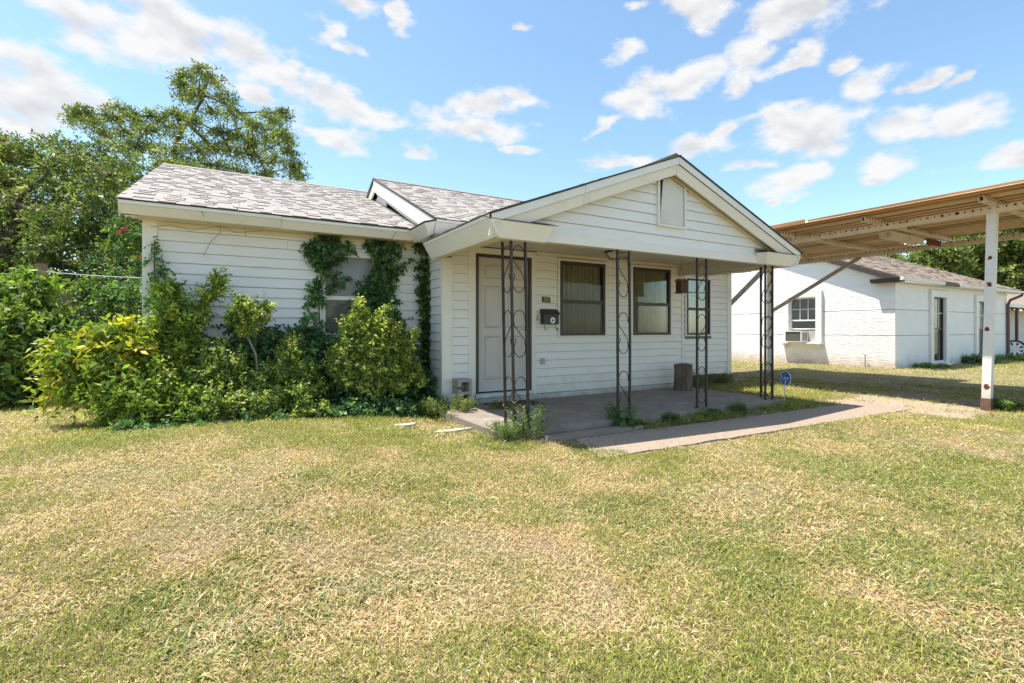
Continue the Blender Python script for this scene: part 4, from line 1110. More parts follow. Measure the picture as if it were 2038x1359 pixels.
obj('wall_panel', wall_y(NX, NX+.15, NY, 17.4, -.1, 1.015, NW), STUCCO, nwl)
obj('wall_panel', wall_y(NX, NX+.15, NY, 17.4, 1.03, 1.82, NW), STUCCO, nwl)
obj('wall_panel', wall_y(NX, NX+.15, NY, 17.4, 1.835, 2.60, NW), STUCCO, nwl)
obj('wall_panel', MB().ext([(NX, NY, 2.6), (NX, 17.4, 2.6), (NX, 17.4, 2.76), (NX, 12.3, 4.90), (NX, NY, 2.80)], (.15, 0, 0)), STUCCO, nwl)
FW = [(20.3, 21.28, .16, 2.30), (24.1, 25.08, .16, 2.26)]
nwf = obj('wall', MB().box(NX+.152, 27.1, NY+.10, NY+.14, -.05, 2.66), STUCCO2, nh)
# open the wall behind the front windows
nwf.data = wallbox(NX+.152, 27.2, NY+.10, NY+.15, -.05, 2.70, FW).mesh('wall', STUCCO2)
for (z0, z1) in ((-.1, 1.015), (1.03, 1.82), (1.835, 2.70)):
    obj('wall_panel', wallbox(NX+.151, 27.2, NY+.002, NY+.098, z0, z1, [(a, c, max(z0, e), min(z1, f)) for (a, c, e, f) in FW if e < z1 and f > z0]), STUCCO2, nwf)
obj('wall', MB().box(27.05, 27.2, NY+.152, 17.4, -.05, 2.66), STUCCO2, nh)
obj('wall', MB().box(NX+.15, 27.05, 17.25, 17.4, -.05, 2.66), STUCCO2, nh)
# front windows: deep white surrounds reaching near the ground
for (a, c, e, f) in FW:
    s_ = MB().box(a-.20, a, NY-.07, NY-.004, e-.10, f+.22).box(c, c+.20, NY-.07, NY-.004, e-.10, f+.22).box(a, c, NY-.07, NY-.004, f, f+.22)
    wn = obj('window', s_, NTRIM, nh)
    obj('window_sill', MB().box(a-.24, c+.24, NY-.16, NY-.005, e-.16, e-.102), NTRIM, wn)
    obj('window_frame', MB().box(a, a+.05, NY+.02, NY+.08, e-.1, f).box(c-.05, c, NY+.02, NY+.08, e-.1, f).box(a+.05, c-.05, NY+.02, NY+.08, f-.05, f).box(a+.05, c-.05, NY+.02, NY+.08, e-.1, e).box(a+.05, c-.05, NY+.03, NY+.07, (e+f)/2-.03, (e+f)/2+.02), BROWNF, wn)
    zm = (e+f)/2
    obj('glass_pane', MB().box(a+.05, c-.05, NY+.045, NY+.05, zm+.02, f-.05), GLASS, wn)
    obj('glass_pane', MB().box(a+.05, c-.05, NY+.055, NY+.06, e, zm-.03), GLASSR, wn)
    for k in (1, 2): obj('muntin', MB().box(a+.05+(c-a-.1)*k/3-.01, a+.05+(c-a-.1)*k/3+.01, NY+.030, NY+.044, zm+.02, f-.05), NTRIM, wn)
    obj('muntin', MB().box(a+.05, c-.05, NY+.028, NY+.042, (zm+f)/2-.01, (zm+f)/2+.01), NTRIM, wn)
    b = MB(); n = 40; vs = []
    for i in range(n+1):
        x = a+(c-a)*.35+(c-a)*.65*i/n; y = NY+.17+.02*math.sin(x*40); vs += [(x, y, zm), (x, y, f)]
    b.add(vs, [(2*i, 2*i+2, 2*i+3, 2*i+1) for i in range(n)]); obj('curtain', b, CURTG, wn)
    obj('room_recess', MB().box(a-.1, c+.1, NY+.5, NY+.52, e-.2, f+.1), ROOM, wn)
# gable end window with a projecting surround, muntins, AC on a shelf
y0, y1, z0, z1 = NW
s_ = MB().box(NX-.10, NX-.004, y0-.20, y0, z0-.02, z1+.22).box(NX-.10, NX-.004, y1, y1+.20, z0-.02, z1+.22).box(NX-.10, NX-.004, y0, y1, z1, z1+.22)
wn = obj('window', s_, NTRIM, nh)
obj('window_frame', MB().box(NX+.03, NX+.09, y0, y0+.04, z0, z1).box(NX+.03, NX+.09, y1-.04, y1, z0, z1).box(NX+.03, NX+.09, y0+.04, y1-.04, z1-.05, z1).box(NX+.03, NX+.09, y0+.04, y1-.04, z0+.72, z0+.77).box(NX+.03, NX+.09, y0+.04, y1-.04, z0+.42, z0+.46), NTRIM, wn)
for r0, r1 in ((z0+.77, z0+1.13), (z0+1.15, z1-.05)):
    for k in range(3):
        ya = y0+.05+(y1-y0-.1)*k/3; yb_ = ya+(y1-y0-.1)/3-.014
        obj('glass_pane', MB().box(NX+.058, NX+.062, ya, yb_, r0, r1), GLASSR, wn)
        if k < 2: obj('muntin', MB().box(NX+.045, NX+.075, yb_, yb_+.014, r0, r1), NTRIM, wn)
obj('muntin', MB().box(NX+.046, NX+.074, y0+.04, y1-.04, z0+1.13, z0+1.15), NTRIM, wn)
obj('glass_pane', MB().box(NX+.058, NX+.062, y0+.04, y1-.04, z0+.46, z0+.72), GLASSR, wn)
obj('room_recess', MB().box(NX+.5, NX+.52, y0-.2, y1+.2, z0-.2, z1+.2), pm('room_mid', (.22, .20, .18), (.08, .08, .09), 2.5, .9), wn)
sh = obj('window_shelf', MB().box(NX-.26, NX-.003, y0-.25, y1+.25, z0-.08, z0-.022), NTRIM, nh)
for yy in (y0-.12, y1+.10):
    obj('shelf_bracket', MB().ext([(NX-.20, yy, z0-.082), (NX-.003, yy, z0-.082), (NX-.003, yy, z0-.26), (NX-.06, yy, z0-.24)], (0, .06, 0)), NTRIM, sh)
acu = thing('air_conditioner', 'boxy white window air conditioner resting on the shelf of the stucco wall', 'air conditioner', (NX-.2, 10.0, z0-.02))
a0, a1 = y0+.30, y1-.06; za = z0-.02
obj('case', MB().box(NX-.42, NX+.02, a0, a1, za+.36, za+.40).box(NX-.42, NX+.02, a0, a0+.03, za, za+.36).box(NX-.42, NX+.02, a1-.03, a1, za, za+.36).box(NX-.42, NX+.02, a0+.03, a1-.03, za, za+.02), ACM, acu)
obj('rear_grille', MB().box(NX-.395, NX-.38, a0+.03, a1-.03, za+.02, za+.36), ACG, acu)
for k in range(3):
    obj('side_louvre', MB().box(NX-.34+k*.10, NX-.28+k*.10, a0-.004, a0-.001, za+.06, za+.33), ACG, acu)
b = MB().box(NX+.0, NX+.03, a0-.26, a0-.002, za+.02, za+.40); obj('filler_panel', b, pm('filler_panel', (.5, .47, .44)), acu)
# roof
NRX, NEY, NEZ, NRZ = 17.52, 6.95, 2.80, 5.03
ne = obj('roof', MB().ext([(NRX, NEY, NEZ), (28.0, NEY, NEZ), (28.0, 12.3, NRZ), (NRX, 12.3, NRZ)], (0, 0, -.06)).ext([(NRX, 12.3, NRZ), (28.0, 12.3, NRZ), (28.0, 17.7, NEZ), (NRX, 17.7, NEZ)], (0, 0, -.06)), NROOF, nh)
nsl = vec(0, 12.3-NEY, NRZ-NEZ); nll = nsl.length; nsv = nsl.normalized(); nsn = vec(0, -nsv.z, nsv.y)
b = MB(); r_ = random.Random(9); v = 0
while v < nll-.05:
    u = 0
    while u < 10.48:
        l2 = min(r_.uniform(.2, .45), 10.48-u)
        if l2 > .03:
            th = r_.choice((.006, .010, .020)); p = Vector((NRX-.01, NEY-.01, NEZ+.004))+vec(1, 0, 0)*u+nsv*v
            me = [(0, 0, 0), (l2, 0, 0), (l2, 0, th), (0, 0, th), (0, .2, 0), (l2, .2, 0), (l2, .2, .003), (0, .2, .003)]
            b.add([p+vec(1, 0, 0)*q[0]+nsv*q[1]+nsn*q[2] for q in me], [(0, 1, 2, 3), (3, 2, 6, 7), (0, 3, 7, 4), (1, 5, 6, 2)], r_.choice((0, 1)))
        u += l2
    v += .17
NR2 = pm('brown_grey_shingle_light', (.31, .245, .195), (.25, .195, .155), 9, .9)
o = obj('shingles', b, [NROOF, NR2], ne); o['kind'] = 'stuff'
rk = MB(); rk.ext([(NRX-.02, NEY, NEZ-.03), (NRX-.02, 12.3, NRZ-.03), (NRX-.02, 12.3, NRZ-.20), (NRX-.02, NEY+.05, NEZ-.17)], (.04, 0, 0)); obj('rake_board', rk, DARKB, ne)
obj('rake_soffit', MB().ext([(NRX+.022, NEY+.06, NEZ-.13), (NX-.004, NEY+.06, NEZ-.13), (NX-.004, 12.3, NRZ-.16), (NRX+.022, 12.3, NRZ-.16)], (0, 0, -.012)), NTRIM, ne)
obj('rake_trim', MB().ext([(NX-.03, 7.5, 2.74), (NX-.03, 12.3, 4.75), (NX-.03, 12.3, 4.84), (NX-.03, 7.5, 2.83)], (.026, 0, 0)), NTRIM, ne)
obj('eave_soffit', MB().box(NRX, 28, NEY+.01, NY-.01, 2.66, 2.675), NTRIM, ne)
obj('eave_return', MB().ext([(NRX-.06, NEY-.02, 2.66), (NX-.004, NEY-.02, 2.66), (NX-.004, NEY-.02, 2.78), (NRX-.10, NEY-.02, 2.78)], (0, .80, 0)), DARKB, ne)
gt = MB()
gt.ext([(17.44, 6.83, 2.80), (17.44, 6.85, 2.70), (17.44, 6.945, 2.70), (17.44, 6.945, 2.80)], (2.96, 0, -.03)); obj('gutter', gt, NTRIM, ne)
obj('gutter', MB().ext([(20.41, 6.87, 2.755), (20.41, 6.89, 2.66), (20.41, 6.945, 2.66), (20.41, 6.945, 2.755)], (1.25, 0, 0)), DARKB, ne)
obj('gutter', MB().ext([(21.67, 6.83, 2.775), (21.67, 6.85, 2.68), (21.67, 6.945, 2.68), (21.67, 6.945, 2.775)], (6.3, 0, -.02)), NTRIM, ne)
obj('downspout', MB().tube([(27.75, 6.85, 2.68), (27.75, 6.88, 2.58), (27.2, 7.08, 2.38), (27.12, 7.12, 2.2), (27.16, 7.12, .1)], .055, 4), PURPLE, nh)
obj('eave_trim', MB().box(NX-.02, 27.2, NY-.03, NY-.004, 2.56, 2.62), NTRIM, nwf)
sp = obj('standpipe', MB().tube([(NX-.12, 7.95, 0), (NX-.12, 7.95, .42), (NX-.12, 8.02, .44)], .014, 6), pm('pipe_rust', (.25, .2, .16)))
recenter(tag(sp, 'thin rusty standpipe beside the stucco gable wall', 'pipe'))
hs = MB(); pts = []
for i in range(40):
    s_ = i/39; pts.append((22.3+2.2*s_, 6.9-.25*math.sin(s_*3), .04+.45*math.exp(-((s_-.35)/.16)**2)+.02*math.sin(s_*30)))
recenter(tag(obj('garden_hose', hs.tube(pts, .016, 6), HOSE), 'dark garden hose looping over weeds by the stucco front wall', 'hose'))

# ------------------------------------------------------------------ behind the neighbour
fh = thing('far_porch_house', 'distant low house with pinkish roof and maroon posts past the downspout', 'house', (38, 11, 0))
obj('roof', MB().ext([(30.5, 9.6, 2.55), (52, 9.6, 2.55), (52, 15, 4.9), (30.5, 15, 4.9)], (0, 0, -.12)), NR2, fh)
obj('fascia_board', MB().box(30.5, 52, 9.5, 9.59, 2.42, 2.60), NTRIM, fh)
obj('wall', MB().box(31, 52, 12.0, 12.2, 0, 2.5), STUCCO2, fh)
obj('wall', MB().box(31, 31.2, 12.2, 18, 0, 2.5), STUCCO2, fh)
obj('door', MB().box(35.4, 36.3, 11.93, 11.99, .1, 2.1), NTRIM, fh)
for x in (31.3, 34.4, 38.5): obj('porch_post', MB().box(x, x+.12, 9.7, 9.82, 0, 2.42), PURPLE, fh)
obj('roof', MB().ext([(28.6, 17.2, 3.3), (46, 17.2, 3.3), (46, 21, 4.8), (28.6, 21, 4.8)], (0, 0, -.15)), NTRIM, fh)
pf = thing('picket_fence', 'dark maroon picket fence between the stucco house and far porch', 'fence', (31.5, 9.0, 0))
for i in range(16):
    x = 28.6+i*.27; h_ = 1.62+.05*math.sin(i*2.1)
    obj('picket', MB().ext([(x, 8.9, .08), (x+.17, 8.9, .08), (x+.17, 8.9, h_-.06), (x+.085, 8.9, h_), (x, 8.9, h_-.06)], (0, .025, 0)), PURPLE, pf)
obj('rail', MB().box(28.5, 33, 8.93, 8.97, 1.05, 1.12).box(28.5, 33, 8.93, 8.97, .3, .37), FENCE, pf)
# alloy wheel leaning in front of it
aw = thing('alloy_wheel', 'silver spoked car wheel standing on its tyre near the maroon downspout', 'wheel', (27.9, 7.0, 0))
wc = Vector((28.1, 7.18, .40)); wa = Vector((-.95, -.3, .08)).normalized(); wu = Vector((0, 0, 1)); wx = wa.cross(wu).normalized(); wu = wx.cross(wa).normalized()
def wring(r0, r1, z_, n=32):
    b = MB(); vs = []
    for i in range(n):
        th = 2*PI*i/n; c_ = wx*math.cos(th)+wu*math.sin(th)
        vs += [wc+c_*r0+wa*z_, wc+c_*r1+wa*z_, wc+c_*r1-wa*z_, wc+c_*r0-wa*z_]
    fs = []
    for i in range(n):
        j = (i+1) % n
        for k in range(4): fs.append((i*4+k, i*4+(k+1) % 4, j*4+(k+1) % 4, j*4+k))
    return b.add(vs, fs)
obj('tyre', wring(.29, .37, .09), HOSE, aw)
obj('rim', wring(.262, .29, .095), WHITE, aw)
b = MB(); b.tube([wc+wa*.09, wc+wa*.05], .07, 16)
for k in range(8):
    th = k*PI/4; c_ = wx*math.cos(th)+wu*math.sin(th); tt = wx*-math.sin(th)+wu*math.cos(th)
    b.ext([wc+c_*.05-tt*.045+wa*.06, wc+c_*.265-tt*.05+wa*.06, wc+c_*.265+tt*.05+wa*.06, wc+c_*.05+tt*.045+wa*.06], wa*.02)
obj('spoke_face', b, WHITE, aw)
obj('hub_back', MB().tube([wc+wa*.03, wc-wa*.03], .26, 20), HOSE, aw)
recenter(tag(obj('foot_block', MB().ext([(27.7, 6.78, -.02), (28.0, 6.70, -.02), (28.06, 6.86, -.02), (27.76, 6.94, -.02)], (0, 0, .18)), CINDER), 'grey concrete block on the grass below the silver wheel', 'concrete block'))

# left: picket fence, pole and cable
fn = thing('wooden_fence', 'weathered brown vertical board fence half buried in vines', 'fence', (-4, 11.6, 0))
x = -9.5; k = 0
while x < -.95:
    h_ = 1.86+.03*math.sin(k*1.7)+random.uniform(-.015, .015)
    obj('fence_board', MB().ext([(x, 11.6, -.02), (x+.135, 11.6, -.02), (x+.135, 11.6, h_-.03), (x+.105, 11.6, h_), (x+.03, 11.6, h_), (x, 11.6, h_-.03)], (0, .02, 0)), FENCE, fn); x += .146; k += 1
obj('rail', MB().box(-9.5, -.95, 11.622, 11.66, .4, .49).box(-9.5, -.95, 11.622, 11.66, 1.4, 1.49), FENCE, fn)
obj('shed_wall', MB().box(-11.5, -7.2, 13, 16, 0, 2.3), STONE); _sw = bpy.data.objects['shed_wall']; _sw.name = 'garden_shed'
_sw['label'] = 'pale shed behind the fence at the far left edge'; _sw['category'] = 'shed'; recenter(_sw)
obj('roof', MB().ext([(-11.7, 12.8, 2.3), (-7.0, 12.8, 2.3), (-7.0, 14.5, 2.9), (-11.7, 14.5, 2.9)], (0, 0, .06)).ext([(-11.7, 16.2, 2.3), (-7.0, 16.2, 2.3), (-7.0, 14.5, 2.9), (-11.7, 14.5, 2.9)], (0, 0, .06)), NROOF, _sw)
pa, pb = at(84, 540, 10.6), at(290, 553, 8.6); pb.x = -.9
cbm = MB(); pts = []
for i in range(17):
    s_ = i/16; q = pa.lerp(pb, s_); pts.append((q.x, q.y, q.z-.015*math.sin(PI*s_)))
wc_ = obj('overhead_cable', cbm.tube(pts, .006, 6), CABLE); tag(wc_, 'pale cable strung low from a post to the house corner', 'cable'); 
pl_ = obj('cable_post', MB().box(pa.x-.06, pa.x+.06, pa.y-.05, pa.y+.05, 0, pa.z+.12), FENCE); recenter(tag(pl_, 'grey wooden post holding the left end of the cable', 'post'))

# ------------------------------------------------------------------ foliage
def mesh_arrays(name, V, Fv, mat, cols, nper):
    """V (n,nper,3) polygons; per-polygon colour"""
    n = V.shape[0]; me = bpy.data.meshes.new(name)
    me.vertices.add(n*nper); me.vertices.foreach_set('co', V.reshape(-1).astype(np.float32))
    me.loops.add(n*nper); me.loops.foreach_set('vertex_index', np.arange(n*nper, dtype=np.int32))
    me.polygons.add(n); me.polygons.foreach_set('loop_start', (np.arange(n)*nper).astype(np.int32)); me.polygons.foreach_set('loop_total', np.full(n, nper, np.int32))
    a = me.color_attributes.new('tint', 'FLOAT_COLOR', 'POINT')
    c = np.ones((n, nper, 4), np.float32); c[:, :, :3] = cols[:, None, :]
    a.data.foreach_set('color', c.reshape(-1)); me.materials.append(mat); me.update(); me.validate(); return me


def unit(a): return a/np.maximum(np.linalg.norm(a, axis=-1, keepdims=True), 1e-9)


def sprigs(rng, P, D, nleaf, L_, lw, lh, spread=.9, droop=.0, up=.0, jit=.25, terminal=True):
    """leaves along shoots. P base, D unit direction; returns (V, stems)"""
    n = len(P); s = (np.arange(nleaf)+.6)/nleaf
    rv = unit(rng.normal(size=(n, 3))); q = unit(np.cross(D, rv)); q2 = np.cross(D, q)
    Ls = L_*rng.uniform(.65, 1.25, (n, 1, 1))
    pos = P[:, None, :]+D[:, None, :]*s[None, :, None]*Ls; pos[:, :, 2] -= droop*(s[None, :]**2)*Ls[:, :, 0]
    side = np.where(np.arange(nleaf) % 2 == 0, 1., -1.)[None, :, None]
    tw = (np.arange(nleaf)//2 * 1.2)[None, :, None]*(1 if spread > .7 else 0)
    qq = q[:, None, :]*np.cos(tw)+q2[:, None, :]*np.sin(tw)
    ax = unit(D[:, None, :]*(1-spread*.6)+qq*side*spread+rng.normal(size=(n, nleaf, 3))*jit+np.array([0, 0, up]))
    nr = unit(np.cross(ax, np.cross(D[:, None, :]+0*ax, ax)+rng.normal(size=(n, nleaf, 3))*.3)+rng.normal(size=(n, nleaf, 3))*.35)
    wd = unit(np.cross(ax, nr)); sc_ = rng.uniform(.7, 1.2, (n, nleaf, 1))
    a = pos; m1 = pos+ax*lh*.45*sc_+wd*lw*.5*sc_; m2 = pos+ax*lh*.45*sc_-wd*lw*.5*sc_; t_ = pos+ax*lh*sc_-np.array([0, 0, 1])*lh*.12
    V = np.stack([a, m1, t_, m2], 2).reshape(-1, 4, 3)
    return V


def clump_points(rng, c, r, n, shell=.55):
    d = unit(rng.normal(size=(n, 3))); rad = rng.uniform(shell, 1, (n, 1))**.6
    return np.array(c)+d*rad*np.array(r), d


def colmix(rng, n, cols, w, var=.18):
    c = np.array(cols)[rng.choice(len(cols), n, p=np.array(w)/sum(w))]
    return np.clip(c*rng.uniform(1-var*2.2, 1+var*1.6, (n, 1)), 0, 1)


def foliage(name, clumps, seed, per, nleaf, L_, lw, lh, cols, w, parent, mat=LEAF, outward=.7, upb=.4, droop=0., up=0., spread=.9, shell=.55, jit=.25, density_r=None):
    """clumps: list of (center, (rx,ry,rz)[, weight])"""
    rng = np.random.default_rng(seed); Vs = []; Cs = []
    for cl_ in clumps:
        c, r = cl_[0], cl_[1]; n = int(per*(cl_[2] if len(cl_) > 2 else 1))
        P, d = clump_points(rng, c, r, n, shell); D = unit(d*outward+np.array([0, 0, upb])+rng.normal(size=d.shape)*.35)
        V = sprigs(rng, P-D*L_*.4, D, nleaf, L_, lw, lh, spread, droop, up, jit); Vs.append(V)
        cc_ = colmix(rng, n, cols, w); Cs.append(np.repeat(cc_, nleaf, 0)*rng.uniform(.7, 1.25, (n*nleaf, 1)))
    V = np.concatenate(Vs); C_ = np.concatenate(Cs)
    off = np.array(_wl(parent)) if parent is not None else 0
    me = mesh_arrays(name, V, None, mat, C_, 4)
    o = obj(name, me, None, parent); return o


def branches(name, nodes, root, r_tip, r_mul, mat, parent, seed=0, wig=.06, sub=3, rmax=None):
    """limbs joining clump centres back to the root by nearest-lower links"""
    r_ = random.Random(seed); pts = [Vector(p) for p in root]; par = [-1]+[i for i in range(len(root)-1)]
    order = sorted(nodes, key=lambda p: (Vector(p)-pts[-1]).length)
    for p in order:
        p = Vector(p); best = min(range(len(pts)), key=lambda i: (pts[i]-p).length+(.8*max(0, pts[i].z-p.z))+ (.0 if i >= len(root)-1 else .6))
        pts.append(p); par.append(best)
    cnt = [1]*len(pts)
    for i in range(len(pts)-1, 0, -1): cnt[par[i]] += cnt[i]
    b = MB()
    rad = lambda i: min(rmax or 9, r_tip+r_mul*math.sqrt(cnt[i]))
    for i in range(1, len(pts)):
        a, c = pts[par[i]], pts[i]; L_ = (c-a).length; seg = []; rs = []
        for k in range(sub+1):
            s_ = k/sub; q = a.lerp(c, s_)
            if 0 < k < sub: q += Vector((r_.uniform(-1, 1), r_.uniform(-1, 1), r_.uniform(-.6, 1)))*L_*wig
            seg.append(q); rs.append(min(rad(par[i]), rad(i)*1.35)*(1-s_)+rad(i)*s_)
        b.tube(seg, rs, 6 if rad(i) > .03 else 4)
    return obj(name, b, mat, parent, smooth=True)


def pxclumps(lst, ysq=.8):
    """(px,py,rpx,t) -> clump centre and radii"""
    out = []
    for e in lst:
        px, py, rp, t_ = e[:4]; c = atd(px, py, t_); r = rp*t_/F_PX*1.0
        out.append((tuple(c), (r, r, r*ysq), e[4] if len(e) > 4 else 1))
    return out


G_TREE = [(.145, .185, .055), (.19, .23, .075), (.09, .13, .04), (.31, .32, .14), (.24, .22, .075)]
GW = [4, 3, 3, 1.2, .6]
# --- tall airy tree behind the left wing
r_ = random.Random(21)
tA = thing('tall_tree', 'tall airy tree with feathery leaves rising highest behind the left roof', 'tree', (-1.2, 16.8, 0))
A = [(405, 140, 30), (430, 165, 28), (368, 150, 20), (395, 185, 26), (452, 195, 30), (375, 190, 18), (430, 225, 26), (475, 225, 28), (360, 165, 14), (350, 225, 24), (385, 240, 22),
     (310, 232, 28), (345, 262, 30), (290, 255, 24), (235, 212, 26), (262, 232, 22), (222, 232, 20), (165, 222, 24), (148, 230, 16), (185, 240, 22), (205, 262, 22), (250, 262, 24),
     (505, 250, 28), (540, 232, 26), (562, 222, 14), (555, 262, 26), (530, 285, 28), (480, 270, 28), (440, 265, 24), (575, 300, 22), (590, 330, 18), (596, 348, 10), (550, 320, 26), (505, 310, 28),
     (460, 300, 28), (420, 290, 28), (385, 295, 28), (345, 300, 30), (305, 295, 28), (270, 290, 26), (235, 290, 26), (530, 345, 24), (480, 340, 26), (440, 330, 26), (400, 325, 26), (360, 330, 28), (320, 325, 26), (570, 275, 18), (500, 290, 24)]
cA = pxclumps([(a, b_, c*.80, 14+r_.uniform(-1.6, 1.6)) for (a, b_, c) in A], .55)
low = [(-1.2+r_.uniform(-2.5, 2.5), 16.8+r_.uniform(-1.5, 1.5), r_.uniform(3.6, 5.2)) for _ in range(10)]
cA += [(p, (.7, .7, .5), 1) for p in low]
foliage('crown', cA, 5, 44, 12, .38, .034, .12, G_TREE, GW, tA, outward=.75, upb=.05, droop=.42, spread=.75, shell=.25, jit=.2)
l1 = [atd(x, y, 14) for x, y in ((344, 330), (350, 290), (362, 258), (385, 228), (402, 200), (412, 165))]
branches('trunk', [c[0] for c in cA], [(-1.0, 16.8, 0), (-1.05, 16.8, 2.6), (-.95, 16.8, 4.4)]+[tuple(p) for p in l1], .007, .0075, BARK, tA, 3, .035, 3, .095)

# --- broad dense tree at the left
def fill(poly_top, x0, x1, ybot, step, rr0, tfun, seed, dens=1):
    r_ = random.Random(seed); out = []; x = x0
    while x < x1:
        top = np.interp(x, [p[0] for p in poly_top], [p[1] for p in poly_top]); y = top+rr0*.7
        while y < ybot:
            out.append((x+r_.uniform(-.4, .4)*step, y+r_.uniform(-.3, .3)*step, rr0*r_.uniform(.75, 1.2), tfun(x, y)+r_.uniform(-.8, .8), dens)); y += step
        x += step
    return out
tB = thing('broad_tree', 'broad dense leafy tree filling the left behind the fence', 'tree', (-4.3, 14.2, 0))
cB = pxclumps(fill([(-90, 330), (30, 275), (70, 268), (130, 275), (190, 282), (245, 300), (290, 330), (320, 350)], -90, 300, 555, 33, 30, lambda x, y: 11.6-(y-300)*.006, 4), .8)
foliage('crown', cB, 6, 38, 10, .36, .046, .12, G_TREE, GW, tB, outward=.8, upb=.1, droop=.4, spread=.75, shell=.4)
branches('trunk', [c[0] for c in cB[::3]], [(-4.2, 14.6, 0), (-4.25, 14.5, 1.5), (-4.1, 14.4, 2.6), (-3.9, 14.2, 3.8)], .012, .02, BARK, tB, 4, .06, 3, .22)
tC = thing('brownish_tree', 'sparser brown-tinged tree at the far left edge of the view', 'tree', (-7, 15.8, 0))
cC = pxclumps([(5, 275, 26, 15.5), (-20, 290, 34, 15.5), (28, 305, 24, 15), (-50, 310, 40, 16), (0, 330, 34, 15), (20, 360, 30, 15), (-40, 360, 40, 15.5), (-10, 400, 36, 15), (-80, 340, 40, 16)], .8)
foliage('crown', cC, 7, 60, 9, .34, .05, .11, [(.16, .12, .035), (.11, .11, .03), (.18, .10, .03), (.09, .10, .03)], [3, 3, 1, 2], tC, outward=.8, upb=.2, droop=.3, shell=.3)
branches('trunk', [c[0] for c in cC], [(-8.0, 16.8, 0), (-7.9, 16.7, 2.0), (-7.7, 16.4, 4)], .015, .03, BARK, tC, 6, .06, 3, .2)

# --- vine mass on the fence with trumpet flowers
fv = thing('trumpet_vine', 'thick green trumpet vine covering the fence with orange-red flowers', 'vine', (-3.6, 11.2, 0))
cF = pxclumps(fill([(60, 560), (110, 545), (180, 545), (285, 540)], 60, 292, 640, 26, 27, lambda x, y: 9.9-(x-60)*.004, 8), .8)
cF2 = pxclumps([(200, 650, 34, 9.6), (120, 650, 40, 9.8), (60, 620, 40, 10.1), (20, 600, 44, 10.4), (-40, 600, 60, 10.6), (150, 690, 36, 9.6), (90, 700, 36, 9.8), (40, 690, 44, 10), (225, 690, 20, 9.5)])
cF3 = pxclumps([(250, 460, 36, 9.8), (272, 430, 26, 9.7), (225, 500, 30, 9.9), (265, 500, 26, 9.6), (240, 535, 24, 9.6), (280, 470, 20, 9.5), (285, 520, 16, 9.2), (200, 530, 24, 9.8)])
foliage('foliage', cF+cF2+cF3, 9, 80, 8, .22, .035, .075, [(.10, .18, .05), (.075, .15, .05), (.22, .29, .06), (.065, .12, .045)], [3, 3, 1.8, 2], fv, outward=.8, upb=.2, droop=.25, shell=.5)
fl_ = MB(); r_ = random.Random(5)
for (px, py, t_) in ((250, 460, 9.45), (282, 514, 9.2), (276, 517, 9.2), (245, 463, 9.4), (222, 520, 9.6), (150, 500, 10.6)):
    c = atd(px, py, t_); d = Vector((r_.uniform(-.5, .5), -1, r_.uniform(-.3, .4))).normalized()
    fl_ = MB(); fl_.tube([c, c+d*.05, c+d*.085, c+d*.10], [.008, .016, .038, .045], 7); obj('flower', fl_, FLOWER, fv)
branches('stem', [c[0] for c in (cF+cF2+cF3)[::3]], [(-2.6, 11.3, 0), (-2.6, 11.3, .8), (-2.6, 11.3, 1.4)], .006, .006, DRYSTEM, fv, 2, .1, 3, .04)
# thin sprig of vine over the ridge
rv = thing('ridge_vine', 'bright green vine creeping over the ridge of the left roof', 'vine', (.3, 11.2, 4.3))
cR = pxclumps([(352, 330, 10, 9.9), (372, 332, 12, 10.1), (392, 336, 12, 10.3), (410, 342, 11, 10.4), (425, 347, 8, 10.5), (340, 326, 8, 9.8), (436, 351, 5, 10.5)], .7)
foliage('foliage', cR, 12, 26, 6, .14, .035, .06, [(.15, .2, .03), (.2, .22, .04), (.10, .15, .03)], [2, 2, 1], rv, outward=.7, upb=.3, shell=.3)

# --- far trees on the right, behind the neighbour
def fartree(lab, lst, seed, tx, ty, cols, w_, name='far_tree'):
    t_ = thing(name, lab, 'tree', (tx, ty, 0)); c_ = pxclumps(lst, .85)
    foliage('crown', c_, seed, 90, 7, .8, .17, .26, cols, w_, t_, outward=.8, upb=.2, droop=.2, shell=.55)
    branches('trunk', [q[0] for q in c_[::3]], [(tx, ty, 0), (tx, ty, 3), (tx, ty, 5)], .03, .05, BARK, t_, seed, .05, 3, .35)
GF = [(.146, .195, .049), (.232, .281, .061), (.098, .134, .043), (.342, .354, .085)]
fartree('dark leafy tree directly behind the brown roof ridge', fill([(1690, 520), (1760, 510), (1830, 498), (1900, 470), (1925, 470)], 1700, 1915, 560, 26, 24, lambda x, y: 38, 31), 41, 44, 17.5, GF, [3, 2, 3, 1])
fartree('taller tree seen between the brown roof and the carport post', fill([(1890, 450), (1960, 430), (2010, 425)], 1900, 1995, 575, 26, 26, lambda x, y: 40, 32), 42, 51.5, 15.5, GF, [2, 3, 2, 2])
fartree('large tree at the right edge behind the carport post', fill([(1985, 430), (2060, 420), (2160, 420)], 2000, 2170, 600, 26, 26, lambda x, y: 39, 33), 43, 57, 11.5, GF, [2, 2, 3, 1])


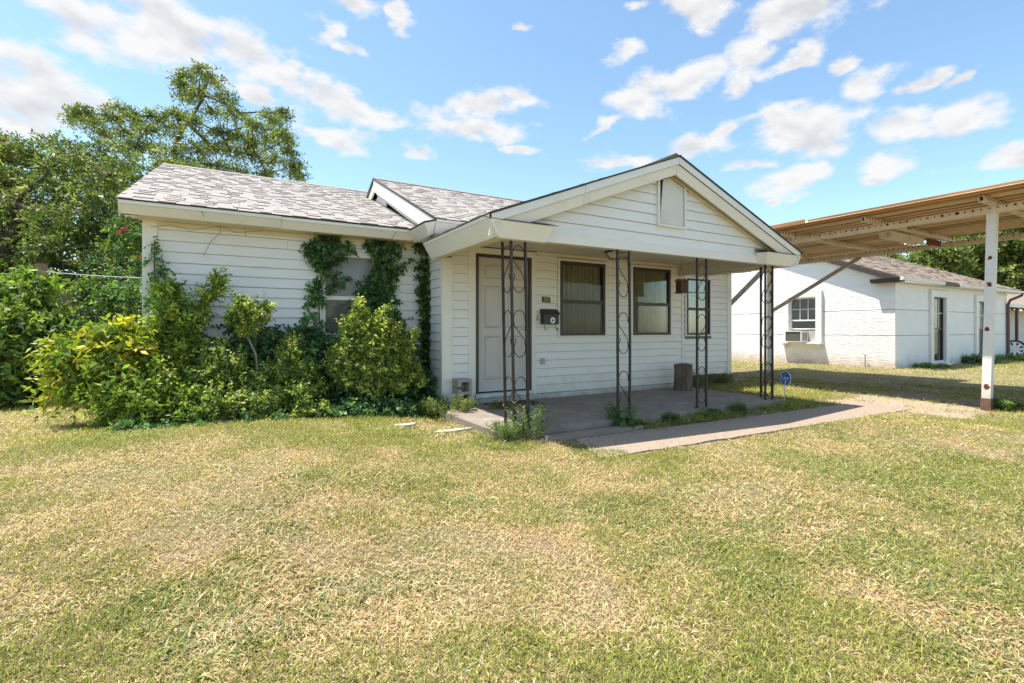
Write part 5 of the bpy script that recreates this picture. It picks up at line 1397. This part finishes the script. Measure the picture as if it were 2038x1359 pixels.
# --- shrubs along the house: name, label, clumps(px,py,rpx,Y), leaf style
def shrub(name, lab, lst, Yd, seed, per, nleaf, L_, lw, lh, cols, w_, root, cat='shrub', mat=LEAF, stemmat=BARKP, **kw):
    t_ = thing(name, lab, cat, (root[0], root[1], float(ground_z(root[0], root[1]))))
    c_ = []
    for e in lst:
        px, py, rp = e[:3]; Y_ = e[3] if len(e) > 3 else Yd; p = at(px, py, Y_); t0 = Y_/pdir(px, py).y; r = rp*t0/F_PX
        c_.append((tuple(p), (r, min(r, .32), r*.85), (rp/40)**2 if rp > 12 else .12))
    foliage('foliage', c_, seed, per, nleaf, L_, lw, lh, cols, w_, t_, mat, **kw)
    k2 = dict(kw); k2['outward'] = kw.get('outward', .7)*.9; k2['upb'] = kw.get('upb', .4)+.45; k2['shell'] = .75; k2['spread'] = .85
    foliage('shoots', c_, seed+500, per*.085, nleaf+5, L_*1.75, lw*.9, lh*.9, cols, w_, t_, mat, **k2)['kind'] = 'stuff'
    z0_ = float(ground_z(root[0], root[1]))
    branches('stem', [q[0] for q in c_], [(root[0], root[1], z0_-.02), (root[0]+.02, root[1], z0_+.12)], .004, .0032, stemmat, t_, seed, .08, 3, .03)
    return t_
YEL = [(.33, .37, .05), (.44, .42, .05), (.22, .30, .05), (.50, .40, .05), (.13, .21, .045)]
BRT = [(.24, .33, .06), (.15, .23, .05), (.36, .41, .06), (.48, .48, .085)]
DRK = [(.113, .210, .074), (.083, .157, .064), (.150, .270, .090), (.067, .134, .060)]
PRV = [(.230, .316, .072), (.158, .237, .065), (.404, .460, .100), (.634, .604, .172), (.107, .172, .051)]
# dark base foliage against the wall
shrub('creeper_mass', 'dark green creeper mass low against the siding under the window', [(600, 705, 40), (650, 695, 34), (660, 720, 50), (620, 750, 56), (700, 760, 60), (780, 700, 50), (790, 760, 60), (560, 720, 50), (520, 740, 50), (480, 760, 50), (725, 665, 30), (770, 650, 26), (640, 800, 60), (720, 800, 50), (800, 800, 46), (850, 800, 34), (840, 760, 36), (560, 790, 50), (500, 800, 46), (430, 770, 50), (370, 760, 50), (330, 700, 40), (340, 640, 30), (400, 700, 40), (440, 720, 40), (860, 815, 22), (540, 670, 26), (500, 695, 28), (470, 650, 16), (590, 665, 18)],
      7.02, 101, 210, 7, .16, .042, .062, DRK, [3, 3, 2, 2], (1.3, 7.0), cat='vine', mat=LEAFD, outward=.7, upb=.1, droop=.35, shell=.35)
shrub('yellow_shrub', 'broad shrub with yellow-green drooping fronds left of the house corner', [(150, 690, 30, 6.9), (190, 670, 28, 6.9), (235, 660, 28, 6.85), (270, 665, 24, 6.85), (215, 695, 30), (262, 700, 34), (160, 715, 18), (118, 722, 10, 7.0), (185, 745, 20), (130, 752, 12), (105, 738, 8), (295, 690, 16, 6.9), (240, 735, 22), (110, 765, 10, 6.9), (145, 788, 9, 6.7)],
      6.7, 102, 115, 11, .36, .040, .10, YEL, [3, 2.4, 3, 1.2, 2], (-1.2, 6.85), outward=.9, upb=.18, droop=.5, spread=.78, shell=.4, jit=.15)
shrub('upright_shrub', 'green shrub with tall pale shoots standing up at the house corner', [(215, 765, 36), (275, 760, 40), (180, 770, 22), (240, 800, 40, 6.5), (290, 810, 36, 6.4), (215, 830, 18, 6.4), (265, 835, 22, 6.35), (352, 580, 12, 6.9), (350, 600, 16, 6.9), (345, 630, 22, 6.9), (360, 660, 26, 6.9), (330, 590, 10, 6.9), (318, 575, 10, 6.9), (330, 620, 16), (310, 650, 18), (415, 590, 10, 6.9), (405, 610, 14, 6.9), (390, 630, 16, 6.9), (375, 650, 20), (438, 560, 6, 6.9), (432, 575, 7, 6.9), (370, 700, 30), (340, 720, 36), (390, 740, 36), (330, 770, 36), (360, 800, 40, 6.5), (310, 760, 30, 6.5), (400, 790, 34, 6.5), (340, 835, 22, 6.35), (380, 835, 24, 6.3), (300, 840, 18, 6.3)],
      6.75, 103, 170, 9, .24, .03, .07, BRT, [3, 2.5, 2, 1], (-.45, 6.8), outward=.5, upb=.7, droop=.1, spread=.8, shell=.3, jit=.15)
shrub('small_standard_bush', 'small bush on a single pale stem in front of the plain siding', [(470, 620, 18), (490, 610, 16), (505, 622, 18), (478, 640, 18), (500, 648, 18), (520, 632, 16), (476, 598, 7), (530, 612, 10), (488, 660, 12), (460, 635, 10)],
      6.6, 104, 300, 7, .11, .024, .045, PRV, [3, 2, 3, 2, 1], (.30, 6.6), outward=.5, upb=.6, shell=.2)
shrub('privet_hedge', 'mid height tangle of small leaved privet along the bed', [(430, 700, 22), (460, 720, 28), (420, 740, 30), (470, 770, 34), (510, 760, 30), (550, 740, 26), (560, 780, 30), (530, 800, 30, 6.35), (480, 810, 34, 6.3), (440, 800, 34, 6.3), (410, 825, 24, 6.25), (580, 700, 20), (600, 740, 28), (590, 790, 30, 6.35), (620, 770, 24), (450, 840, 16, 6.2), (540, 830, 20, 6.2), (600, 825, 20, 6.2), (390, 760, 20), (640, 820, 20, 6.25), (560, 700, 12), (580, 680, 9)],
      6.55, 105, 240, 7, .12, .026, .048, PRV, [3, 3, 2.4, 1.6, 2], (.35, 6.5), outward=.6, upb=.5, shell=.35)
shrub('large_privet_bush', 'large rounded privet bush with yellow tips right of the vine window', [(715, 625, 14), (700, 650, 22), (730, 660, 26), (760, 640, 18), (775, 660, 24), (745, 690, 32), (700, 690, 28), (680, 710, 26), (790, 695, 26), (715, 730, 36), (765, 730, 36), (805, 720, 22), (740, 765, 34), (690, 750, 26), (790, 760, 26), (820, 740, 16), (665, 735, 14), (715, 606, 8), (812, 690, 12), (822, 665, 8), (770, 620, 9), (835, 760, 12)],
      6.55, 106, 290, 7, .12, .027, .05, PRV, [2.4, 2, 3, 2.6, 1.6], (1.66, 6.6), outward=.55, upb=.55, shell=.35)
shrub('low_ground_creeper', 'low dark leafy creeper spilling onto the grass before the bed', [(700, 815, 26, 6.3), (740, 815, 26, 6.3), (780, 815, 26, 6.3), (820, 818, 24, 6.3), (860, 822, 18, 6.35), (660, 825, 22, 6.25), (880, 826, 10, 6.3), (620, 835, 16, 6.2), (500, 838, 18, 6.15), (340, 852, 14, 6.1), (290, 855, 12, 6.1), (250, 848, 12, 6.15), (400, 845, 14, 6.1), (560, 838, 14, 6.1)],
      6.3, 107, 260, 6, .11, .04, .055, DRK, [3, 2, 3, 1], (1.4, 6.35), mat=LEAFD, outward=.8, upb=.2, droop=.2, shell=.3)
shrub('edge_shrub', 'light green broad leaved shrub at the left edge of the photograph', [(20, 590, 40, 9.3), (60, 580, 34, 9.4), (0, 640, 50, 9.0), (50, 650, 40, 9.0), (90, 610, 30, 9.4), (10, 700, 50, 8.9), (60, 710, 36, 8.9), (-40, 660, 60, 9.0), (-30, 740, 60, 8.9), (20, 760, 40, 8.8), (95, 560, 14, 9.4), (50, 545, 10, 9.4), (100, 650, 26, 9.2)],
      9.0, 108, 120, 9, .30, .045, .10, [(.22, .32, .06), (.14, .22, .05), (.33, .40, .07), (.09, .15, .045)], [3, 2.4, 2, 1.5], (-3.6, 9.2), outward=.8, upb=.3, droop=.35, shell=.4)
shrub('middle_shrub', 'dark shrub behind the yellow shrub in front of the fence boards', [(110, 700, 40, 9.0), (150, 710, 30, 8.6), (110, 750, 36, 8.8), (160, 760, 24, 8.2), (70, 750, 34, 9.0), (130, 660, 30, 9.2), (180, 640, 24, 9.3), (100, 785, 14, 8.9), (60, 790, 14, 9.1)],
      8.8, 109, 150, 8, .24, .04, .075, [(.05, .10, .03), (.08, .14, .04), (.14, .19, .05), (.035, .07, .025)], [3, 2, 1, 2], (-2.6, 8.9), outward=.8, upb=.2, droop=.3, shell=.4)
# roots of small shoots on the left wall
def vine_on_wall(name, lab, lst, seed, stems, Yw=YW-.06, cols=DRK, per=230, lw=.045, lh=.062, dead=(), shrink=5):
    base = stems[0][0]; t_ = thing(name, lab, 'vine', (base[0], base[1], base[2]))
    c_ = []
    for e in lst:
        px, py, rp = e[:3]; p = at(px, py, Yw); t0 = Yw/pdir(px, py).y; r = max(2, rp-shrink)*t0/F_PX
        c_.append((tuple(p), (r, .07, r*.95), max(.07, (rp/24.)**2)))
    rng = np.random.default_rng(seed); Vs = []; Cs = []
    for (c, r, w_) in c_:
        n = max(4, int(per*w_*.26)); P = np.array(c)+(rng.uniform(-1, 1, (n, 3)))*np.array(r)*np.array([.62, 1, .8])
        D = unit(rng.normal(size=(n, 3))*np.array([1, .25, .6])+np.array([0, -.25, -.35]))
        Vs.append(sprigs(rng, P, D, 5, .085, lw, lh, .85, .3, -.15, .3)); Cs.append(np.repeat(colmix(rng, n, cols, [3, 2.4, 2.6, 1.2]), 5, 0))
    V = np.concatenate(Vs); V[:, :, 1] = np.minimum(V[:, :, 1], YW-.025) if Yw > 7 else V[:, :, 1]
    obj('foliage', mesh_arrays('foliage', V, None, LEAFD, np.concatenate(Cs), 4), None, t_)
    b = MB()
    for s_ in stems: b.tube(s_, .008, 5)
    for s_ in dead: b.tube(s_, .0035, 4)
    obj('stem', b, DRYSTEM, t_); return t_
VG = [(.075, .150, .044)]
def wallpath(pts, Y_=YW-.03): return [tuple(at(px, py, Y_)) for (px, py) in pts]
vine_on_wall('climbing_vine', 'leafy vine climbing the left side of the white blinds window up to the eave',
    [(640, 482, 22), (665, 478, 20), (622, 490, 16), (690, 486, 12), (650, 505, 22), (630, 515, 16), (675, 508, 14), (640, 530, 16), (662, 525, 10), (655, 540, 8), (635, 560, 9), (632, 580, 12), (640, 600, 9), (625, 620, 8), (622, 590, 9), (672, 545, 7), (690, 552, 8), (660, 565, 8), (640, 555, 8), (678, 590-25, 6), (615, 600, 7), (608, 635, 8), (635, 640, 8), (615, 655, 12), (597, 655, 8), (612, 500, 7), (700, 495, 6), (620, 570, 8), (600, 672, 10), (630, 670, 14), (640, 660, 10), (650, 575, 6)],
    201, [wallpath([(648, 700), (645, 650), (641, 600), (640, 560), (641, 520), (648, 480), (655, 466)]), wallpath([(660, 700), (636, 640), (634, 580), (645, 520), (670, 475)])],
    dead=[wallpath([(300, 452), (340, 447), (380, 458), (436, 450), (470, 462), (520, 460)], 6.95), wallpath([(436, 445), (440, 462), (420, 480), (405, 508)], 7.17), wallpath([(487, 450), (489, 470)], 7.1), wallpath([(400, 420), (407, 432)], 6.84), wallpath([(700, 505), (690, 498), (735, 492), (745, 490)], 7.18)])
vine_on_wall('climbing_vine', 'widest column of vine, covering the right side of the white blinds window',
    [(755, 480, 20), (735, 484, 12), (778, 482, 14), (790, 490, 10), (760, 500, 22), (740, 505, 12), (785, 505, 10), (760, 525, 22), (775, 540, 20), (755, 545, 18), (745, 560, 18), (770, 565, 22), (740, 580, 22), (765, 590, 24), (725, 575, 10), (715, 590, 9), (735, 600, 22), (760, 615, 26), (785, 600, 12), (740, 630, 26), (785, 625, 14), (720, 620, 16), (800, 640, 10), (770, 645, 24), (700, 635, 14), (800, 525, 6), (812, 522, 5), (797, 533, 6), (720, 560, 5), (790, 660, 12), (802, 660, 6), (700, 605, 8), (735, 660, 24)],
    202, shrink=1, stems=[wallpath([(760, 720), (758, 650), (755, 600), (762, 540), (765, 500), (770, 470)]), wallpath([(775, 720), (780, 640), (772, 560), (778, 500), (790, 476)])],
    dead=[wallpath([(738, 496), (765, 492), (780, 475), (790, 458)], 6.86), wallpath([(822, 458), (835, 476)], 6.84)])
vine_on_wall('climbing_vine', 'narrow column of vine in the corner beside the porch eave',
    [(835, 485, 9), (845, 483, 9), (825, 484, 5), (848, 500, 8), (850, 515, 9), (842, 522, 8), (852, 530, 9), (835, 530, 7), (848, 545, 11), (836, 548, 7), (850, 560, 10), (840, 570, 9), (852, 580, 11), (845, 590, 10), (838, 600, 9), (852, 600, 11), (846, 615, 12), (850, 630, 12), (842, 640, 11), (852, 650, 12), (845, 665, 12), (850, 680, 12), (843, 695, 12), (850, 710, 13), (845, 725, 13), (850, 740, 14), (843, 755, 14), (848, 770, 15), (846, 785, 15)],
    203, [wallpath([(848, 790), (850, 700), (846, 600), (850, 520), (842, 484)], 7.16)], Yw=7.13, per=330, cols=[(.06, .12, .03), (.04, .08, .025), (.10, .16, .04), (.035, .065, .025)], lw=.04, lh=.06)
vine_on_wall('corner_creeper', 'thin sprig of creeper on the left corner board of the house',
    [(308, 485, 5), (315, 497, 6), (310, 512, 7), (318, 525, 7), (308, 535, 7), (318, 545, 6), (306, 552, 6), (300, 520, 4), (324, 540, 6), (312, 565, 7), (302, 575, 9), (310, 590, 10), (300, 600, 10)],
    204, [wallpath([(306, 640), (307, 560), (308, 478)], 7.19)], Yw=7.17, lw=.035, lh=.05, per=260)


# --- weeds at the porch
def weed(name, lab, x, y, z, h_, n, cols, seed, spread_=.16, lw=.014, lh=.06, cat='weed', group=None):
    t_ = thing(name, lab, cat, (x, y, z), group); rng = np.random.default_rng(seed)
    th = rng.uniform(0, 2*PI, n); rad = spread_*np.sqrt(rng.uniform(0, 1, n))
    P = np.stack([x+rad*np.cos(th), y+rad*np.sin(th)*.7, np.full(n, z)], 1)
    D = unit(np.stack([np.cos(th)*.35, np.sin(th)*.35, np.ones(n)], 1)+rng.normal(size=(n, 3))*.18)
    Lh = h_*rng.uniform(.5, 1.1, n)
    Vs = []
    for k in range(3):
        V = sprigs(rng, P+D*(Lh*.3*k)[:, None], D, 10, h_*.35, lw, lh, .9, .1, .1, .25); Vs.append(V)
    V = np.concatenate(Vs); C_ = colmix(rng, len(V)//10, cols, [1]*len(cols)); C_ = np.repeat(C_, 10, 0)
    obj('leaves', mesh_arrays('leaves', V, None, LEAF, C_, 4), None, t_)
    b = MB()
    for i in range(0, n, 2): b.tube([P[i], P[i]+D[i]*Lh[i]], [.003, .0012], 3)
    obj('stem', b, BARKP, t_); return t_
WG = [(.112, .188, .062), (.163, .237, .075), (.075, .138, .044), (.213, .263, .075)]
weed('weed_clump', 'tall leafy weed growing up round the left porch column', 2.90, 4.56, .03, .48, 34, WG, 301, .12, .011, .05)
weed('weed_clump', 'low grassy weed left of the left porch column', 2.58, 4.60, .06, .20, 34, WG, 302, .18, .008, .07)
weed('weed_clump', 'dark leafy weed at the foot of the second porch column', 4.20, 4.54, .03, .34, 26, DRK, 303, .10)
weed('weed_clump', 'low weed spreading before the second porch column', 4.25, 4.46, .02, .10, 30, WG, 304, .18)
weed('weed_clump', 'round dark tuft against the slab right of the second column', 5.02, 4.52, .02, .10, 22, DRK, 305, .08)
weed('weed_clump', 'small tuft against the slab under the third column', 5.75, 4.50, .02, .09, 34, WG, 306, .16)
weed('weed_clump', 'grass tuft at the slab edge between third and right columns', 6.35, 4.50, .02, .15, 22, WG, 307, .08, .008, .09)
weed('weed_clump', 'yellowish weed under the right siding window', 8.5, 7.1, .0, .42, 36, [(.14, .14, .05), (.10, .12, .04), (.2, .16, .07)], 308, .38)
weed('weed_clump', 'dry weed at the right corner of the siding', 9.5, 7.12, .0, .30, 30, [(.18, .15, .07), (.11, .12, .04)], 309, .28)
weed('weed_clump', 'bright sprawling weeds beside the concrete block', 2.55, 6.15, .10, .24, 60, [(.15, .2, .05), (.2, .24, .06), (.1, .15, .04)], 310, .34)
weed('weed_clump', 'small green weed at the foot of the carport post', 10.2, 2.75, .0, .17, 24, WG, 311, .16, .03, .07)
weed('weed_clump', 'yellow rosette weed right of the carport post', 10.35, 2.45, .0, .13, 20, [(.25, .27, .03), (.2, .24, .03)], 312, .10, .025, .07)
weed('weed_clump', 'green weeds under the second stucco window with the hose', 23.4, 6.9, .0, .34, 44, WG, 313, .7, .04, .12)
weed('weed_clump', 'low weeds at the stucco front corner', 19.4, 7.0, .0, .12, 40, WG, 314, .7, .03, .09)
weed('weed_clump', 'grassy weeds by the maroon downspout', 26.6, 6.8, .0, .24, 50, WG, 315, .8, .03, .12)
weed('weed_clump', 'weed with thin white stems by the door step left of the column', 3.25, 6.0, SLAB_Z, .12, 14, [(.2, .22, .06), (.3, .26, .1)], 316, .12)

# ------------------------------------------------------------------ grass
def vnoise(x, y, seed):
    rng = np.random.default_rng(seed); T_ = rng.random((256, 256))
    xi = np.floor(x).astype(int); yi = np.floor(y).astype(int); fx = x-xi; fy = y-yi; fx = fx*fx*(3-2*fx); fy = fy*fy*(3-2*fy)
    g_ = lambda a, c: T_[a % 256, c % 256]
    return (g_(xi, yi)*(1-fx)+g_(xi+1, yi)*fx)*(1-fy)+(g_(xi, yi+1)*(1-fx)+g_(xi+1, yi+1)*fx)*fy


def fbm(x, y, f, seed, o=4):
    s_ = 0; a = 1; t_ = 0
    for k in range(o):
        s_ = s_+a*vnoise(x*f*2**k+17.3*k, y*f*2**k+5.1*k, seed+k); t_ += a; a *= .55
    return s_/t_


def inrect(x, y, x0, x1, y0, y1): return (x > x0) & (x < x1) & (y > y0) & (y < y1)


def grass():
    rng = np.random.default_rng(77)
    bands = [(1.35, 2.6, 19000), (2.6, 3.2, 15000), (3.2, 4.0, 12000), (4.0, 5.0, 9000), (5.0, 6.5, 6200), (6.5, 9.0, 3400), (9.0, 14.0, 1500), (14.0, 30.0, 260)]
    Ps = []; Ks = []
    for bi, (d0, d1, rho) in enumerate(bands):
        half = math.radians(60); a0 = PI/2-YAW-half; A_ = half*(d1*d1-d0*d0); n = int(A_*rho)
        dd = np.sqrt(rng.uniform(d0*d0, d1*d1, n)); th = a0+rng.uniform(0, 2*half, n)
        Ps.append(np.stack([dd*np.cos(th), dd*np.sin(th)], 1)); Ks.append(np.full(n, bi))
    P = np.concatenate(Ps); K = np.concatenate(Ks); x, y = P[:, 0], P[:, 1]
    n1_ = fbm(x, y, .9, 11); n2_ = fbm(x, y, 3.1, 21); n3_ = fbm(x, y, .33, 31, 3); nc = fbm(x, y, 1.3, 41, 3)
    keep = np.ones(len(x), bool)
    keep &= ~inrect(x, y, 2.48, 7.63, 4.57, 7.3)
    edge = .035*(n2_-.5)*4
    keep &= ~((x > 3.22+edge*6+.5*(4.1-y)*(y<4.1)*.6) & (x < 9.1) & (y > 3.54-(x-3)*.022+edge) & (y < 4.34-(x-3)*.026+edge))
    keep &= ~inrect(x, y, -.9, 2.7, 7.1, 16) & ~inrect(x, y, 7.4, 9.95, 7.2, 16) & ~inrect(x, y, 17.7, 27.3, 7.1, 18)
    tr = (((x > 10.3) & (x < 11.3)) | ((x > 12.0) & (x < 12.8)))
    keep &= ~(tr & (n2_+rng.uniform(-.15, .15, len(x)) < .60))
    keep &= ~(inrect(x, y, 8.6, 10.3, 2.7, 4.7) & (rng.random(len(x)) > .18+.5*(n2_ > .6)))
    keep &= ~(inrect(x, y, 2.8, 7.5, 4.33, 4.58) & (rng.random(len(x)) > .30+(x > 4.4)*.7))
    keep &= ~(inrect(x, y, -.7, 2.4, 6.75, 7.3))
    keep &= ~(inrect(x, y, 3.0, 4.35, 4.33, 4.5))
    bare = sst((.40-n1_)/.10); keep &= rng.random(len(x)) > bare*.55
    P = P[keep]; K = K[keep]; n1_, n2_, n3_, nc = (a[keep] for a in (n1_, n2_, n3_, nc)); x, y = P[:, 0], P[:, 1]; n = len(x)
    # how green: patches, greener towards the right and in the strips near the slab
    green = .42+1.9*(n1_-.5)+1.5*(n2_-.5)+.9*(n3_-.5)+.16*sst((x-2)/5)+.10*sst((5-y)/5)*sst((x-1)/3)
    strip = inrect(x, y, 2.2, 10.2, 4.2, 7.4) | ((x > 9.5) & (y > 4.5)) | inrect(x, y, 1.2, 2.6, 5.0, 6.6)
    edgeg = inrect(x, y, 4.3, 7.9, 4.30, 4.60); green = green+.22*strip+.4*edgeg; green = np.clip(green, .07, .93)
    dist = np.hypot(x, y); isg = rng.random(n) < green
    coarse = ((nc+.12*sst((x-1.5)/3)-.05*(x < 0)) > .575) & (dist < 8) & (rng.random(n) < .25)
    cg = np.array([(.285, .305, .070), (.225, .260, .055), (.355, .350, .085), (.410, .365, .090), (.160, .195, .045)])
    cs = np.array([(.700, .537, .312), (.575, .425, .231), (.825, .675, .450), (.450, .300, .163), (.650, .425, .263), (.550, .450, .225)])
    col = np.where(isg[:, None], cg[rng.integers(0, 5, n)], cs[rng.integers(0, 6, n)])
    ccg = np.array([(.245, .280, .100), (.305, .330, .135), (.39, .39, .19), (.165, .205, .075)])
    col = np.where((coarse & (rng.random(n) < .8))[:, None], ccg[rng.integers(0, 4, n)], col)
    tanp = sst((fbm(x, y, 1.9, 61, 4)-.53)/.10)*(1-.5*sst((x-3)/4)); m_ = (rng.random(n) < tanp*.5) & ~isg
    col = np.where(m_[:, None], np.array([.60, .43, .25]), col)
    col = col*rng.uniform(.55, 1.3, (n, 1))*(1+.25*(n3_[:, None]-.5))
    dist = np.hypot(x, y); scale = np.interp(dist, [1.4, 3, 5, 8, 12, 20, 30], [1, 1.12, 1.35, 1.8, 2.5, 4, 5])
    ln = rng.uniform(.020, .056, n)*np.where(coarse, 1.5, 1)*(.75+.25*scale)*(1+.45*strip*(dist < 12))*(1+.7*edgeg)
    wd = rng.uniform(.0011, .0022, n)*np.where(coarse, 1.7, 1)*scale
    az_ = rng.uniform(0, 2*PI, n); az_ = np.where(coarse, nc*18+rng.normal(size=n)*1.1, az_)
    elv = np.where(isg, rng.uniform(.35, 1.25, n), rng.uniform(.02, .75, n)); elv = np.where(coarse, rng.uniform(.08, .7, n), elv)
    z = ground_z(x, y); base = np.stack([x, y, z+rng.uniform(0, .008, n)], 1)
    d1 = np.stack([np.cos(az_)*np.cos(elv), np.sin(az_)*np.cos(elv), np.sin(elv)], 1)
    e2 = elv-rng.uniform(.1, .9, n); d2 = np.stack([np.cos(az_)*np.cos(e2), np.sin(az_)*np.cos(e2), np.sin(e2)], 1)
    wv = np.stack([-np.sin(az_), np.cos(az_), rng.normal(size=n)*.35], 1)*wd[:, None]
    mid = base+d1*(ln*.55)[:, None]; tip = mid+d2*(ln*.45)[:, None]; tip[:, 2] = np.maximum(tip[:, 2], z+.003)
    V = np.stack([base, mid+wv, tip, mid-wv], 1)
    near = K < 3
    o1 = obj('lawn_grass', mesh_arrays('lawn_grass', V[near], None, GRASSM, col[near], 4), None); o1['kind'] = 'stuff'
    Vf = V[~near]
    o2 = obj('lawn_grass', mesh_arrays('lawn_grass', Vf, None, GRASSM, col[~near], 4), None); o2['kind'] = 'stuff'
    for o_ in (o1, o2): o_['label'] = 'short dry lawn of straw and green blades'
    print('blades', n, 'near', near.sum())


grass()
